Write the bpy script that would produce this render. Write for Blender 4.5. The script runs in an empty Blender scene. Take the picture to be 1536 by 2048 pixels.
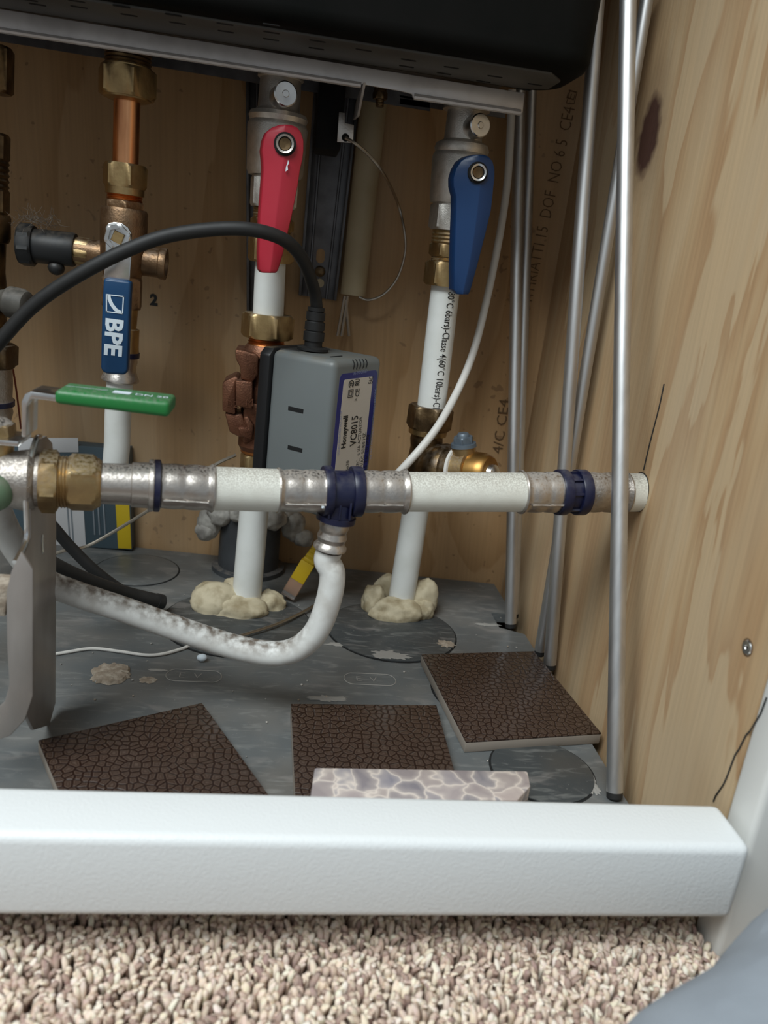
import bpy, bmesh, math, random
from mathutils import Vector, Matrix, noise
random.seed(11)
V = Vector
sc = bpy.context.scene

# ------------------------------------------------------------------ camera
F = 1600.0                                   # focal length in pixels of the 1536 x 2048 frame
YAW, PITCH, ROLL = map(math.radians, (8.5, 17.3, 6.9))
EYE = V((0, 0, .267))
FW = V((math.sin(YAW) * math.cos(PITCH), math.cos(YAW) * math.cos(PITCH), -math.sin(PITCH)))
r0 = V((math.cos(YAW), -math.sin(YAW), 0)); u0 = r0.cross(FW)
RT = r0 * math.cos(ROLL) + u0 * math.sin(ROLL)
UP = u0 * math.cos(ROLL) - r0 * math.sin(ROLL)
cd = bpy.data.cameras.new('camera'); cam = bpy.data.objects.new('camera', cd)
sc.collection.objects.link(cam); sc.camera = cam
cd.sensor_width = 36; cd.sensor_fit = 'AUTO'; cd.lens = F / 2048 * 36
cd.clip_start = .01; cd.clip_end = 50
cam.matrix_world = Matrix.Translation(EYE) @ Matrix((RT, UP, -FW)).transposed().to_4x4()
cd.dof.use_dof = True; cd.dof.focus_distance = .52; cd.dof.aperture_fstop = 10.0

# ------------------------------------------------------------------ light
w = bpy.data.worlds.new('room_light'); sc.world = w; w.use_nodes = True
bg = w.node_tree.nodes['Background']
bg.inputs[0].default_value = (.88, .95, 1.0, 1); bg.inputs[1].default_value = .28
def area(name, loc, target, sx, sy, power, col):
    l = bpy.data.lights.new(name, 'AREA'); l.shape = 'RECTANGLE'; l.size = sx; l.size_y = sy
    l.energy = power; l.color = col
    o = bpy.data.objects.new(name, l); sc.collection.objects.link(o); o.location = loc
    o.rotation_euler = (V(target) - V(loc)).to_track_quat('-Z', 'Y').to_euler(); return o
area('window_daylight', (-.62, -.36, 1.50), (.0, .3, .05), 1.1, .7, 35, (.91, .98, 1.0))
sc.view_settings.view_transform = 'Standard'; sc.view_settings.look = 'None'
sc.view_settings.exposure = 0.0; sc.view_settings.gamma = 1.0
sc.view_settings.use_curve_mapping = False

# ------------------------------------------------------------------ survey helpers
def ray(px, py): return RT * ((px - 768) / F) - UP * ((py - 1024) / F) + FW
def at(px, py, x=None, y=None, z=None):
    """The point of the plane x=, y= or z= that the photograph shows at a pixel."""
    d = ray(px, py)
    if x is not None: t = (x - EYE.x) / d.x
    elif y is not None: t = (y - EYE.y) / d.y
    else: t = (z - EYE.z) / d.z
    return EYE + d * t
def deep(p): return (p - EYE).dot(FW)
def pix(p):
    q = p - EYE; k = q.dot(FW)
    return 768 + F * q.dot(RT) / k, 1024 - F * q.dot(UP) / k
class Axis:
    """A pipe's centre line; stations along it are looked up by their measured row or column."""
    def __init__(s, *pts, by='y'): s.p = pts; s.by = 1 if by == 'y' else 0
    def at(s, v):
        n = len(s.p) - 1
        best = None
        k = [pix(q)[s.by] for q in s.p]
        i = 0
        while i < n - 1 and (v - k[i + 1]) * (k[-1] - k[0]) > 0: i += 1
        a, b = s.p[i], s.p[i + 1]; lo, hi = -3.0, 4.0
        sg = 1 if k[i + 1] > k[i] else -1
        A = V(a); D = b - a
        lo, hi = -1.0, 2.0
        for _ in range(60):
            m = (lo + hi) / 2
            if (pix(A + D * m)[s.by] - v) * sg > 0: hi = m
            else: lo = m
        return A + D * lo, D.normalized()
    def rad(s, v, wpx): return wpx / 2 * deep(s.at(v)[0]) / F

# ------------------------------------------------------------------ materials
def mat(name, c, rough=.5, metal=0., c2=None, scale=60, thr=(.35, .65), bump=0., bscale=300, dust=0., dustc=(.20, .175, .15),
        dscale=250, aniso=(1, 1, 1), spec=.5, rough2=None, coat=0.):
    m = bpy.data.materials.new(name); m.use_nodes = True
    nt = m.node_tree; N = nt.nodes; L = nt.links; b = N['Principled BSDF']
    b.inputs['Roughness'].default_value = rough; b.inputs['Metallic'].default_value = metal
    b.inputs['Specular IOR Level'].default_value = spec; b.inputs['Coat Weight'].default_value = coat
    geo = N.new('ShaderNodeNewGeometry')
    mp = N.new('ShaderNodeMapping'); mp.inputs['Scale'].default_value = aniso
    L.new(geo.outputs['Position'], mp.inputs[0])
    def nz(sv, det=4):
        n = N.new('ShaderNodeTexNoise'); n.inputs['Scale'].default_value = sv; n.inputs['Detail'].default_value = det
        L.new(mp.outputs[0], n.inputs['Vector']); return n
    def mr(src, lo, hi, a=0., bb=1.):
        r = N.new('ShaderNodeMapRange'); L.new(src, r.inputs[0])
        for i, v in enumerate((lo, hi, a, bb)): r.inputs[i + 1].default_value = v
        return r.outputs[0]
    def mix(fac, x, y):
        q = N.new('ShaderNodeMix'); q.data_type = 'RGBA'; L.new(fac, q.inputs[0])
        for i, v in ((6, x), (7, y)):
            if isinstance(v, tuple): q.inputs[i].default_value = (*v, 1)
            else: L.new(v, q.inputs[i])
        return q.outputs[2]
    col = c
    if c2:
        f_ = mr(nz(scale).outputs[0], *thr)
        col = mix(f_, c, c2)
        if rough2 is not None: L.new(mr(nz(scale).outputs[0], thr[0], thr[1], rough, rough2), b.inputs['Roughness'])
    if dust:
        sx = N.new('ShaderNodeSeparateXYZ'); L.new(geo.outputs['Normal'], sx.inputs[0])
        up = mr(sx.outputs[2], .0, .95, 0., dust)
        n1 = mr(nz(dscale, 8).outputs[0], .36, .62)
        mu = N.new('ShaderNodeMath'); mu.operation = 'MULTIPLY'; L.new(up, mu.inputs[0]); L.new(n1, mu.inputs[1])
        col = mix(mu.outputs[0], col, dustc)
        if metal:
            iv = N.new('ShaderNodeMath'); iv.operation = 'MULTIPLY_ADD'; L.new(mu.outputs[0], iv.inputs[0])
            iv.inputs[1].default_value = -metal; iv.inputs[2].default_value = metal
            L.new(iv.outputs[0], b.inputs['Metallic'])
    if isinstance(col, tuple): b.inputs['Base Color'].default_value = (*col, 1)
    else: L.new(col, b.inputs['Base Color'])
    if bump:
        bp = N.new('ShaderNodeBump'); bp.inputs['Strength'].default_value = bump; bp.inputs['Distance'].default_value = .001
        L.new(nz(bscale, 5).outputs[0], bp.inputs['Height']); L.new(bp.outputs[0], b.inputs['Normal'])
    m['mix'] = 0
    return m

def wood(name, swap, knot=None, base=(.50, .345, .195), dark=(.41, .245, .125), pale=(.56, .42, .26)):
    """Rotary-cut softwood plywood: long vertical cathedral grain; swap=True for a wall lying in the y-z plane."""
    m = bpy.data.materials.new(name); m.use_nodes = True
    nt = m.node_tree; N = nt.nodes; L = nt.links; b = N['Principled BSDF']; b.inputs['Roughness'].default_value = .62
    b.inputs['Specular IOR Level'].default_value = .3
    geo = N.new('ShaderNodeNewGeometry')
    rt = N.new('ShaderNodeMapping'); rt.inputs['Rotation'].default_value = (math.radians(2 if swap else 0), math.radians(0 if swap else 3), 0)
    L.new(geo.outputs['Position'], rt.inputs[0])
    def tex(scl, det=3, dist=0., ns=1.):
        mp = N.new('ShaderNodeMapping'); mp.inputs['Scale'].default_value = scl; L.new(rt.outputs[0], mp.inputs[0])
        n = N.new('ShaderNodeTexNoise'); n.inputs['Scale'].default_value = ns; n.inputs['Detail'].default_value = det
        n.inputs['Distortion'].default_value = dist; L.new(mp.outputs[0], n.inputs['Vector']); return n.outputs[0]
    def ramp(src, st):
        r = N.new('ShaderNodeValToRGB'); L.new(src, r.inputs[0]); e = r.color_ramp.elements
        while len(e) < len(st): e.new(.5)
        for el, (p, c) in zip(e, st): el.position = p; el.color = (*c, 1)
        return r.outputs[0]
    def mix(fac, x, y, mode='MIX'):
        q = N.new('ShaderNodeMix'); q.data_type = 'RGBA'; q.blend_type = mode
        if isinstance(fac, float): q.inputs[0].default_value = fac
        else: L.new(fac, q.inputs[0])
        for i, v in ((6, x), (7, y)):
            if isinstance(v, tuple): q.inputs[i].default_value = (*v, 1)
            else: L.new(v, q.inputs[i])
        return q.outputs[2]
    a = 13 if swap else 8
    broad = tex((a, a, 2.2), 4, 1.1)
    c1 = ramp(broad, [(.30, base), (.42, pale), (.475, pale), (.487, dark), (.56, base), (.62, pale), (.70, pale), (.71, dark)])
    fine = tex((420, 420, 9), 3, .2)
    c2 = mix(.28, c1, ramp(fine, [(.35, tuple(v * .82 for v in base)), (.62, tuple(min(1, v * 1.18) for v in base))]))
    spk = N.new('ShaderNodeTexNoise'); spk.inputs['Scale'].default_value = 150; spk.inputs['Detail'].default_value = 1; L.new(geo.outputs['Position'], spk.inputs['Vector'])
    msk = N.new('ShaderNodeTexNoise'); msk.inputs['Scale'].default_value = 14; L.new(geo.outputs['Position'], msk.inputs['Vector'])
    mm = N.new('ShaderNodeMath'); mm.operation = 'MULTIPLY_ADD'; L.new(msk.outputs[0], mm.inputs[0]); mm.inputs[1].default_value = .45 if not swap else .30; L.new(spk.outputs[0], mm.inputs[2])
    c2 = mix(ramp(mm.outputs[0], [(.955 if not swap else 1.0, (0, 0, 0)), (.985 if not swap else 1.0, (.5, .5, .5))]), c2, (.16, .09, .05))
    stain = tex((9, 9, 5), 4, .4)
    c3 = mix(ramp(stain, [(.48, (0, 0, 0)), (.75, (.5, .5, .5))]), c2, (.50, .40, .28))
    if knot:
        sub = N.new('ShaderNodeVectorMath'); sub.operation = 'SUBTRACT'; L.new(rt.outputs[0], sub.inputs[0])
        kv = V(knot); ang = math.radians(2 if swap else 0)
        kv = Matrix.Rotation(ang, 3, 'X') @ kv
        sub.inputs[1].default_value = kv
        ml = N.new('ShaderNodeVectorMath'); ml.operation = 'MULTIPLY'; L.new(sub.outputs[0], ml.inputs[0]); ml.inputs[1].default_value = (0, 1 / .0145, 1 / .0235)
        ad = N.new('ShaderNodeVectorMath'); ad.operation = 'ADD'; L.new(ml.outputs[0], ad.inputs[0])
        nn = N.new('ShaderNodeTexNoise'); nn.inputs['Scale'].default_value = 90; L.new(geo.outputs['Position'], nn.inputs['Vector'])
        sc_ = N.new('ShaderNodeVectorMath'); sc_.operation = 'MULTIPLY_ADD'; L.new(nn.outputs[1], sc_.inputs[0]); sc_.inputs[1].default_value = (0, .6, .6); sc_.inputs[2].default_value = (0, -.3, -.3)
        L.new(sc_.outputs[0], ad.inputs[1])
        ln = N.new('ShaderNodeVectorMath'); ln.operation = 'LENGTH'; L.new(ad.outputs[0], ln.inputs[0])
        rr = N.new('ShaderNodeMapRange'); L.new(ln.outputs['Value'], rr.inputs[0])
        for i, v in enumerate((.75, 1.15, 1., 0.)): rr.inputs[i + 1].default_value = v
        kc = mix(fine, (.05, .02, .015), (.12, .06, .042))
        halo = N.new('ShaderNodeMapRange'); L.new(ln.outputs['Value'], halo.inputs[0])
        for i, v in enumerate((1.0, 2.2, .75, 0.)): halo.inputs[i + 1].default_value = v
        c3 = mix(halo.outputs[0], c3, (.42, .29, .17))
        c3 = mix(rr.outputs[0], c3, kc)
    L.new(c3, b.inputs['Base Color'])
    bp = N.new('ShaderNodeBump'); bp.inputs['Strength'].default_value = .25; bp.inputs['Distance'].default_value = .0006
    L.new(fine, bp.inputs['Height']); L.new(bp.outputs[0], b.inputs['Normal'])
    return m

def cells(name, kind):
    """Pebble-relief brown glaze, or veined marble."""
    m = bpy.data.materials.new(name); m.use_nodes = True
    nt = m.node_tree; N = nt.nodes; L = nt.links; b = N['Principled BSDF']
    geo = N.new('ShaderNodeNewGeometry'); no = N.new('ShaderNodeTexNoise'); no.inputs['Scale'].default_value = 160 if kind == 'tile' else 60
    L.new(geo.outputs['Position'], no.inputs['Vector'])
    ma = N.new('ShaderNodeVectorMath'); ma.operation = 'MULTIPLY_ADD'; L.new(no.outputs[1], ma.inputs[0])
    k = .0012 if kind == 'tile' else .014
    ma.inputs[1].default_value = (k, k, k); L.new(geo.outputs['Position'], ma.inputs[2])
    def vor(feature, sc_):
        v = N.new('ShaderNodeTexVoronoi'); v.feature = feature; v.inputs['Scale'].default_value = sc_
        v.inputs['Randomness'].default_value = .72
        if kind == 'tile': v.voronoi_dimensions = '2D'; v.inputs['Randomness'].default_value = .85
        L.new(ma.outputs[0], v.inputs['Vector']); return v
    def ramp(src, st):
        r = N.new('ShaderNodeValToRGB'); L.new(src, r.inputs[0]); e = r.color_ramp.elements
        while len(e) < len(st): e.new(.5)
        for el, (p, c) in zip(e, st): el.position = p; el.color = (*c, 1)
        return r.outputs[0]
    if kind == 'tile':
        d = vor('DISTANCE_TO_EDGE', 222).outputs['Distance']
        L.new(ramp(d, [(.0, (.016, .007, .005)), (.10, (.021, .009, .006)), (.165, (.094, .064, .049)), (.25, (.042, .024, .017)), (.37, (.052, .032, .024)), (.5, (.080, .054, .041))]), b.inputs['Base Color'])
        bp = N.new('ShaderNodeBump'); bp.inputs['Strength'].default_value = .5; bp.inputs['Distance'].default_value = .0007
        L.new(ramp(d, [(.02, (0, 0, 0)), (.2, (1, 1, 1))]), bp.inputs['Height']); L.new(bp.outputs[0], b.inputs['Normal'])
        b.inputs['Roughness'].default_value = .28
    else:
        d = vor('DISTANCE_TO_EDGE', 62).outputs['Distance']
        cc = vor('F1', 62).outputs['Color']
        sp = N.new('ShaderNodeSeparateColor'); L.new(cc, sp.inputs[0])
        inner = ramp(sp.outputs[0], [(.0, (.20, .19, .22)), (.35, (.36, .30, .285)), (.6, (.245, .235, .275)), (1, (.46, .38, .35))])
        q = N.new('ShaderNodeMix'); q.data_type = 'RGBA'
        L.new(ramp(d, [(.0, (1, 1, 1)), (.02, (.6, .6, .6)), (.06, (.25, .25, .25)), (.2, (0, 0, 0))]), q.inputs[0])
        L.new(inner, q.inputs[6]); q.inputs[7].default_value = (.72, .63, .56, 1)
        L.new(q.outputs[2], b.inputs['Base Color']); b.inputs['Roughness'].default_value = .25
    return m

M = dict(
    brass=mat('brass', (.56, .40, .19), .34, 1., (.34, .225, .11), 70, (.38, .70), .12, 400, dust=.8, rough2=.5, dscale=500),
    brownbrass=mat('brown_brass', (.30, .185, .10), .42, .9, (.19, .115, .065), 90, (.35, .65), .25, 700, dust=.5), dustdark=mat('dusty_dark_knob', (.085, .08, .068), .6, 0, (.055, .05, .042), 90, dust=.6), darkbrass=mat('tarnished_brass', (.24, .16, .08), .42, 1., (.10, .065, .035), 80, (.35, .6), .2, 350, dust=.6),
    bronze=mat('cast_bronze', (.26, .115, .065), .45, .8, (.16, .068, .040), 120, (.3, .7), .3, 900, dust=.25),
    copper=mat('copper', (.88, .42, .20), .30, 1., (.55, .22, .10), 160, (.4, .7), aniso=(1, 1, .15)),
    nickel=mat('nickel', (.72, .68, .62), .38, .85, (.58, .545, .49), 200, (.4, .7), .25, 1800, dust=.3),
    steel=mat('press_steel', (.62, .575, .53), .36, 1., (.50, .46, .42), 60, (.3, .8), .12, 700, dust=1., dustc=(.30, .265, .23), dscale=700),
    dustysteel=mat('dusty_steel', (.50, .46, .42), .42, 1., (.36, .32, .285), 170, (.35, .7), .4, 700, dust=1., dustc=(.28, .245, .21), dscale=700),
    brushed=mat('stainless_plate', (.50, .465, .44),   .42, .7, (.36, .325, .30), 45, (.3, .75), .1, 300, aniso=(1, 1, .4), dust=.3),
    chrome=mat('chrome_strip', (.62, .60, .595), .40, .45, (.50, .48, .475), 60, (.45, .7)),
    alu=mat('satin_aluminium', (.64, .64, .64), .46, 1., (.56, .56, .56), 200, (.4, .6), aniso=(1, 1, .05)),
    zinc=mat('zinc_sheet', (.85, .85, .84), .25, 1., (.66, .66, .65), 100, (.4, .7)),
    wall_steel=mat('dark_galvanised', (.17, .165, .17), .45, .7, (.10, .098, .10), 70, (.35, .7)),
    wire=mat('wire_metal', (.50, .45, .38), .4, 1.),
    white=mat('white_pipe', (.76, .77, .74), .38, 0, (.70, .71, .67), 60, (.4, .7)),
    dustpipe=mat('dusty_white_pipe', (.74, .74, .67), .45, 0, (.70, .69, .62), 120, (.45, .7), .1, 1200, dust=.75, dustc=(.25, .22, .18), dscale=1300),
    dirtpipe=mat('dirty_white_pipe', (.74, .74, .71), .45, 0, (.60, .58, .54), 90, (.5, .75), dust=1., dustc=(.17, .135, .105), dscale=230),
    cablewhite=mat('white_cable', (.66, .64, .60), .45),
    navy=mat('navy_plastic', (.007, .009, .036), .38, dust=.35, dustc=(.10, .095, .10)),
    red=mat('red_plastic', (.40, .018, .036), .38, 0, (.44, .024, .044), 30),
    blue=mat('blue_plastic', (.007, .036, .115), .33),
    sleeveblue=mat('blue_grip', (.005, .046, .125), .40),
    green=mat('green_grip', (.012, .165, .035), .45, dust=.45, dustc=(.22, .23, .20), dscale=600),
    rubber=mat('black_rubber', (.011, .011, .011), .6, dust=.12, dustc=(.10, .09, .08)),
    capblack=mat('black_cap', (.013, .014, .015), .5, dust=.5, dustc=(.11, .09, .07)),
    blackplate=mat('black_baseplate', (.010, .010, .011), .45),
    grey=mat('grey_plastic', (.150, .166, .166), .42, 0, (.142, .156, .156), 20, dust=.7, dustc=(.155, .145, .12), dscale=90),
    drain=mat('dark_grey_pvc', (.055, .060, .066), .55, 0, (.04, .043, .048), 50, dust=.5),
    bluegrey=mat('blue_grey_cap', (.12, .15, .18), .45, .3),
    foam=mat('cured_foam', (.52, .45, .31), .7, 0, (.30, .24, .14), 80, (.45, .68), .5, 130),
    wad=mat('grey_wadding', (.46, .44, .40), .8, 0, (.22, .205, .185), 90, (.4, .66), .7, 160),
    plaster=mat('old_plaster', (.40, .34, .27), .85, 0, (.27, .215, .16), 200, (.4, .6), .8, 400),
    floor=mat('grey_sheet', (.112, .121, .123), .40, 0, (.165, .16, .148), 22, (.44, .74), .12, 90, spec=.6, rough2=.6),
    disc=mat('grey_plug', (.048, .054, .056), .5, 0, (.085, .087, .084), 40, (.5, .75), .1, 120),
    gap=mat('black_gap', (.006, .006, .006), .8),
    chalk=mat('chalky_residue', (.30, .285, .26), .9),
    casing=mat('black_casing', (.004, .0045, .004), .6, 0, (.006, .006, .0055), 30, spec=.08),
    under=mat('dark_underside', (.075, .073, .066), .5, 0, (.055, .053, .048), 30, spec=.5),
    slot=mat('slot_dark', (.003, .003, .003), .9),
    sill=mat('white_laminate', (.80, .82, .82), .42, 0, None, bump=.2, bscale=700),
    post=mat('white_paint', (.78, .775, .74), .42),
    ceramic=mat('ceramic_body', (.25, .215, .18), .8),
    tile=cells('pebble_glaze', 'tile'), marble=cells('brown_marble', 'marble'),
    beige=mat('beige_tube', (.50, .41, .26), .6, 0, (.44, .35, .21), 30),
    cartonwhite=mat('carton_white', (.62, .62, .63), .6), cartonblue=mat('carton_blue', (.055, .085, .105), .5),
    yellow=mat('yellow_print', (.55, .39, .01), .5), stripe=mat('stripe_grey', (.22, .25, .28), .6),
    plugyellow=mat('yellow_boot', (.60, .40, .012), .45), gold=mat('gold_contacts', (.75, .42, .22), .35, .6),
    ink=mat('black_ink', (.012, .012, .012), .6), woodink=mat('brown_stamp', (.13, .075, .035), .8),
    print_white=mat('white_print', (.66, .74, .80), .5), label=mat('label_paper', (.66, .62, .56), .5),
    labelblue=mat('label_blue', (.012, .018, .20), .4), labelpale=mat('label_pale', (.30, .36, .62), .5),
    jeans=mat('grey_blue_cloth', (.36, .40, .45), .85, 0, (.31, .345, .39), 30, (.35, .65), .4, 1400),
    fluff=mat('dust_fluff', (.16, .135, .11), 1.), palefluff=mat('pale_fluff', (.45, .42, .38), 1.),
    redwire=mat('brown_wire', (.25, .06, .03), .5), capbrass=mat('end_cap_brass', (.50, .29, .09), .42, 1., (.36, .19, .06), 90, (.4, .7)), copperdark=mat('copper_thread', (.62, .24, .075), .36, 1.),
)
def sheet(m):
    # scuffs, chalk specks and settled brown dust on the grey floor sheet
    nt = m.node_tree; N = nt.nodes; L = nt.links; b = N['Principled BSDF']; src = b.inputs['Base Color'].links[0].from_socket
    geo = N.new('ShaderNodeNewGeometry')
    def layer(src, scl, det, lo, hi, amt, col, aniso=(1, 1, 1), dist=0.):
        mp = N.new('ShaderNodeMapping'); mp.inputs['Scale'].default_value = aniso; mp.inputs['Rotation'].default_value = (0, 0, .5); L.new(geo.outputs['Position'], mp.inputs[0])
        n = N.new('ShaderNodeTexNoise'); n.inputs['Scale'].default_value = scl; n.inputs['Detail'].default_value = det; n.inputs['Distortion'].default_value = dist; L.new(mp.outputs[0], n.inputs['Vector'])
        r = N.new('ShaderNodeMapRange'); L.new(n.outputs[0], r.inputs[0])
        for i, v in enumerate((lo, hi, 0., amt)): r.inputs[i + 1].default_value = v
        q = N.new('ShaderNodeMix'); q.data_type = 'RGBA'; L.new(r.outputs[0], q.inputs[0]); L.new(src, q.inputs[6]); q.inputs[7].default_value = (*col, 1); return q.outputs[2]
    src = layer(src, 11, 5, .48, .72, .6, (.10, .085, .068))
    src = layer(src, 130, 8, .54, .72, .34, (.32, .32, .30), (.35, 1.4, 1), 1.2)
    src = layer(src, 45, 9, .58, .68, .34, (.29, .265, .245), (.6, 1.2, 1), .8)
    src = layer(src, 900, 2, .72, .76, .7, (.42, .41, .38))
    L.new(src, b.inputs['Base Color'])
sheet(M['floor']); sheet(M['disc'])
clear = bpy.data.materials.new('clear_plug'); clear.use_nodes = True
_b = clear.node_tree.nodes['Principled BSDF']; _b.inputs['Base Color'].default_value = (.9, .85, .82, 1)
_b.inputs['Transmission Weight'].default_value = .9; _b.inputs['Roughness'].default_value = .12; _b.inputs['IOR'].default_value = 1.5
M['clear'] = clear
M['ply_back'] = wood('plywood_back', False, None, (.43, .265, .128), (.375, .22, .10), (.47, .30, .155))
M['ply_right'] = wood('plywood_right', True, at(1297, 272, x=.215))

# ------------------------------------------------------------------ object helpers
C = sc.collection; ORG = {}
def thing(name, loc, label, cat, group=None):
    o = bpy.data.objects.new(name, None); o.empty_display_size = .01; C.objects.link(o); o.location = loc
    ORG[o] = V(loc); o['label'] = label; o['category'] = cat
    if group: o['group'] = group
    return o
def tag(o, label, cat, group=None):
    o['label'] = label; o['category'] = cat
    if group: o['group'] = group
    return o
def obj(name, vf, m, parent=None, smooth=35, label=None):
    vs, fs = vf
    if parent is None:
        zs = min(v.z for v in vs); cx = sum(v.x for v in vs) / len(vs); cy = sum(v.y for v in vs) / len(vs); org = V((cx, cy, zs))
    else: org = ORG[parent]
    me = bpy.data.meshes.new(name); me.from_pydata([tuple(v - org) for v in vs], [], fs); me.validate(); me.update()
    b_ = bmesh.new(); b_.from_mesh(me); bmesh.ops.recalc_face_normals(b_, faces=b_.faces); b_.to_mesh(me); b_.free()
    me.materials.append(M[m] if isinstance(m, str) else m)
    if smooth:
        me.shade_smooth(); me.set_sharp_from_angle(angle=math.radians(smooth))
    o = bpy.data.objects.new(name, me); C.objects.link(o); ORG[o] = org
    if parent is None: o.location = org
    else: o.parent = parent
    if label: o['label'] = label
    return o
def join(*vfs):
    vs, fs = [], []
    for a, b in vfs:
        n = len(vs); vs += a; fs += [tuple(i + n for i in f) for f in b]
    return vs, fs
def frame(d):
    d = d.normalized(); a = V((0, 0, 1)) if abs(d.z) < .8 else V((0, 1, 0))
    x = d.cross(a).normalized(); return x, x.cross(d).normalized()
def rings(rs, cap=True):
    n = len(rs[0]); vs = [p for r in rs for p in r]; fs = []
    for i in range(len(rs) - 1):
        for j in range(n):
            k = (j + 1) % n; fs.append((i * n + j, i * n + k, (i + 1) * n + k, (i + 1) * n + j))
    if cap: fs += [tuple(range(n))[::-1], tuple((len(rs) - 1) * n + j for j in range(n))]
    return vs, fs
def lathe(A, d, prof, seg=28, sides=0, rot=0., cap=True):
    """prof: (distance along d, radius[, corner clip]); sides>0 turns a ring into a polygon whose corner radius is given."""
    x, y = frame(d); rs = []
    for st in prof:
        t, r = st[0], st[1]; clip = st[2] if len(st) > 2 else 9.; P = A + d * t; ring = []
        for j in range(seg):
            a = 2 * math.pi * j / seg - (rot if sides else 0); q = r
            if sides:
                h = math.pi / sides; q = min(r * math.cos(h) / math.cos(((a + rot) % (2 * h)) - h), r * clip)
            ring.append(P + x * (q * math.cos(a)) + y * (q * math.sin(a)))
        rs.append(ring)
    return rings(rs, cap)
def turn(ax, st, seg=30, cap=True, off=(0, 0)):
    """Revolved along an Axis: st = (pixel along it, width in pixels)."""
    rs = []
    for v, wpx in st:
        P, d = ax.at(v); r = ax.rad(v, wpx); x, y = frame(d)
        rs.append([P + x * (r * math.cos(2 * math.pi * j / seg)) + y * (r * math.sin(2 * math.pi * j / seg)) for j in range(seg)])
    return rings(rs, cap)
def nut(ax, v0, v1, wpx, rot=.3, sides=6, bore=None):
    P, d = ax.at(v0); Q, _ = ax.at(v1); d = (Q - P); Ln = d.length; d = d.normalized(); r = ax.rad((v0 + v1) / 2, wpx)
    e = min(.14 * Ln, .0016)
    prof = [(0, r * .80), (0, r, .885), (e, r), (Ln - e, r), (Ln, r, .885), (Ln, r * .80)]
    return lathe(P, d, prof, seg=sides * 8, sides=sides, rot=rot)
def thread(ax, v0, v1, wpx, n, depth=.07):
    st = [];
    for i in range(n):
        a = v0 + (v1 - v0) * i / n; b = v0 + (v1 - v0) * (i + .5) / n
        st += [(a, wpx * (1 - depth)), (b, wpx)]
    st.append((v1, wpx * (1 - depth)))
    return turn(ax, st)
def catmull(pts, n):
    P = [pts[0] * 2 - pts[1]] + list(pts) + [pts[-1] * 2 - pts[-2]]; out = []
    for i in range(1, len(P) - 2):
        a, b, c, d = P[i - 1:i + 3]
        for k in range(n):
            t = k / n
            out.append(.5 * ((2 * b) + (c - a) * t + (2 * a - 5 * b + 4 * c - d) * t * t + (3 * b - a - 3 * c + d) * t ** 3))
    out.append(V(pts[-1])); return out
def sweep(pts, r, seg=14, n=8, taper=None):
    P = catmull([V(p) for p in pts], n) if n > 1 else [V(p) for p in pts]
    T = [(P[min(i + 1, len(P) - 1)] - P[max(i - 1, 0)]).normalized() for i in range(len(P))]
    x, _ = frame(T[0]); rs = []
    for i, (p, t) in enumerate(zip(P, T)):
        x = (x - t * x.dot(t)).normalized(); y = t.cross(x)
        rr = r if not taper else r + (taper - r) * i / (len(P) - 1)
        rs.append([p + x * (rr * math.cos(2 * math.pi * j / seg)) + y * (rr * math.sin(2 * math.pi * j / seg)) for j in range(seg)])
    return rings(rs)
def bevelled(vs, fs, wd, seg=2):
    b = bmesh.new(); bv = [b.verts.new(v) for v in vs]
    for f in fs:
        try: b.faces.new([bv[i] for i in f])
        except ValueError: pass
    bmesh.ops.recalc_face_normals(b, faces=b.faces)
    es = [e for e in b.edges if len(e.link_faces) == 2 and e.calc_face_angle(0) > math.radians(25)]
    if wd: bmesh.ops.bevel(b, geom=es, offset=wd, segments=seg, affect='EDGES', profile=.5, clamp_overlap=True)
    b.verts.index_update()
    out = [V(v.co) for v in b.verts], [tuple(v.index for v in f.verts) for f in b.faces]
    b.free(); return out
def prism(poly, depth, wd=0., seg=2):
    n = len(poly); vs = [V(p) for p in poly] + [V(p) + V(depth) for p in poly]
    fs = [tuple(range(n)), tuple(range(2 * n - 1, n - 1, -1))] + [(i, (i + 1) % n, (i + 1) % n + n, i + n) for i in range(n)]
    return bevelled(vs, fs, wd, seg)
def box(o, a, b, c, wd=0., seg=2):
    o, a, b, c = V(o), V(a), V(b), V(c); return prism([o, o + a, o + a + b, o + b], c, wd, seg)
def abox(x0, x1, y0, y1, z0, z1, wd=0., seg=2): return box((x0, y0, z0), (x1 - x0, 0, 0), (0, y1 - y0, 0), (0, 0, z1 - z0), wd, seg)
def blob(c, r, amp=.25, fr=3., sub=3, seed=0., flat=None):
    b = bmesh.new(); bmesh.ops.create_icosphere(b, subdivisions=sub, radius=1.)
    vs = []
    for v in b.verts:
        n = V(v.co); k = 1 + amp * noise.noise(n * fr + V((seed, seed * 1.7, 0))) + amp * .4 * noise.noise(n * fr * 3 + V((0, seed, 4)))
        p = V(c) + V((n.x * r[0], n.y * r[1], n.z * r[2])) * k
        if flat is not None and p.z < flat: p.z = flat
        vs.append(p)
    fs = [tuple(v.index for v in f.verts) for f in b.faces]; b.free(); return vs, fs
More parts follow.
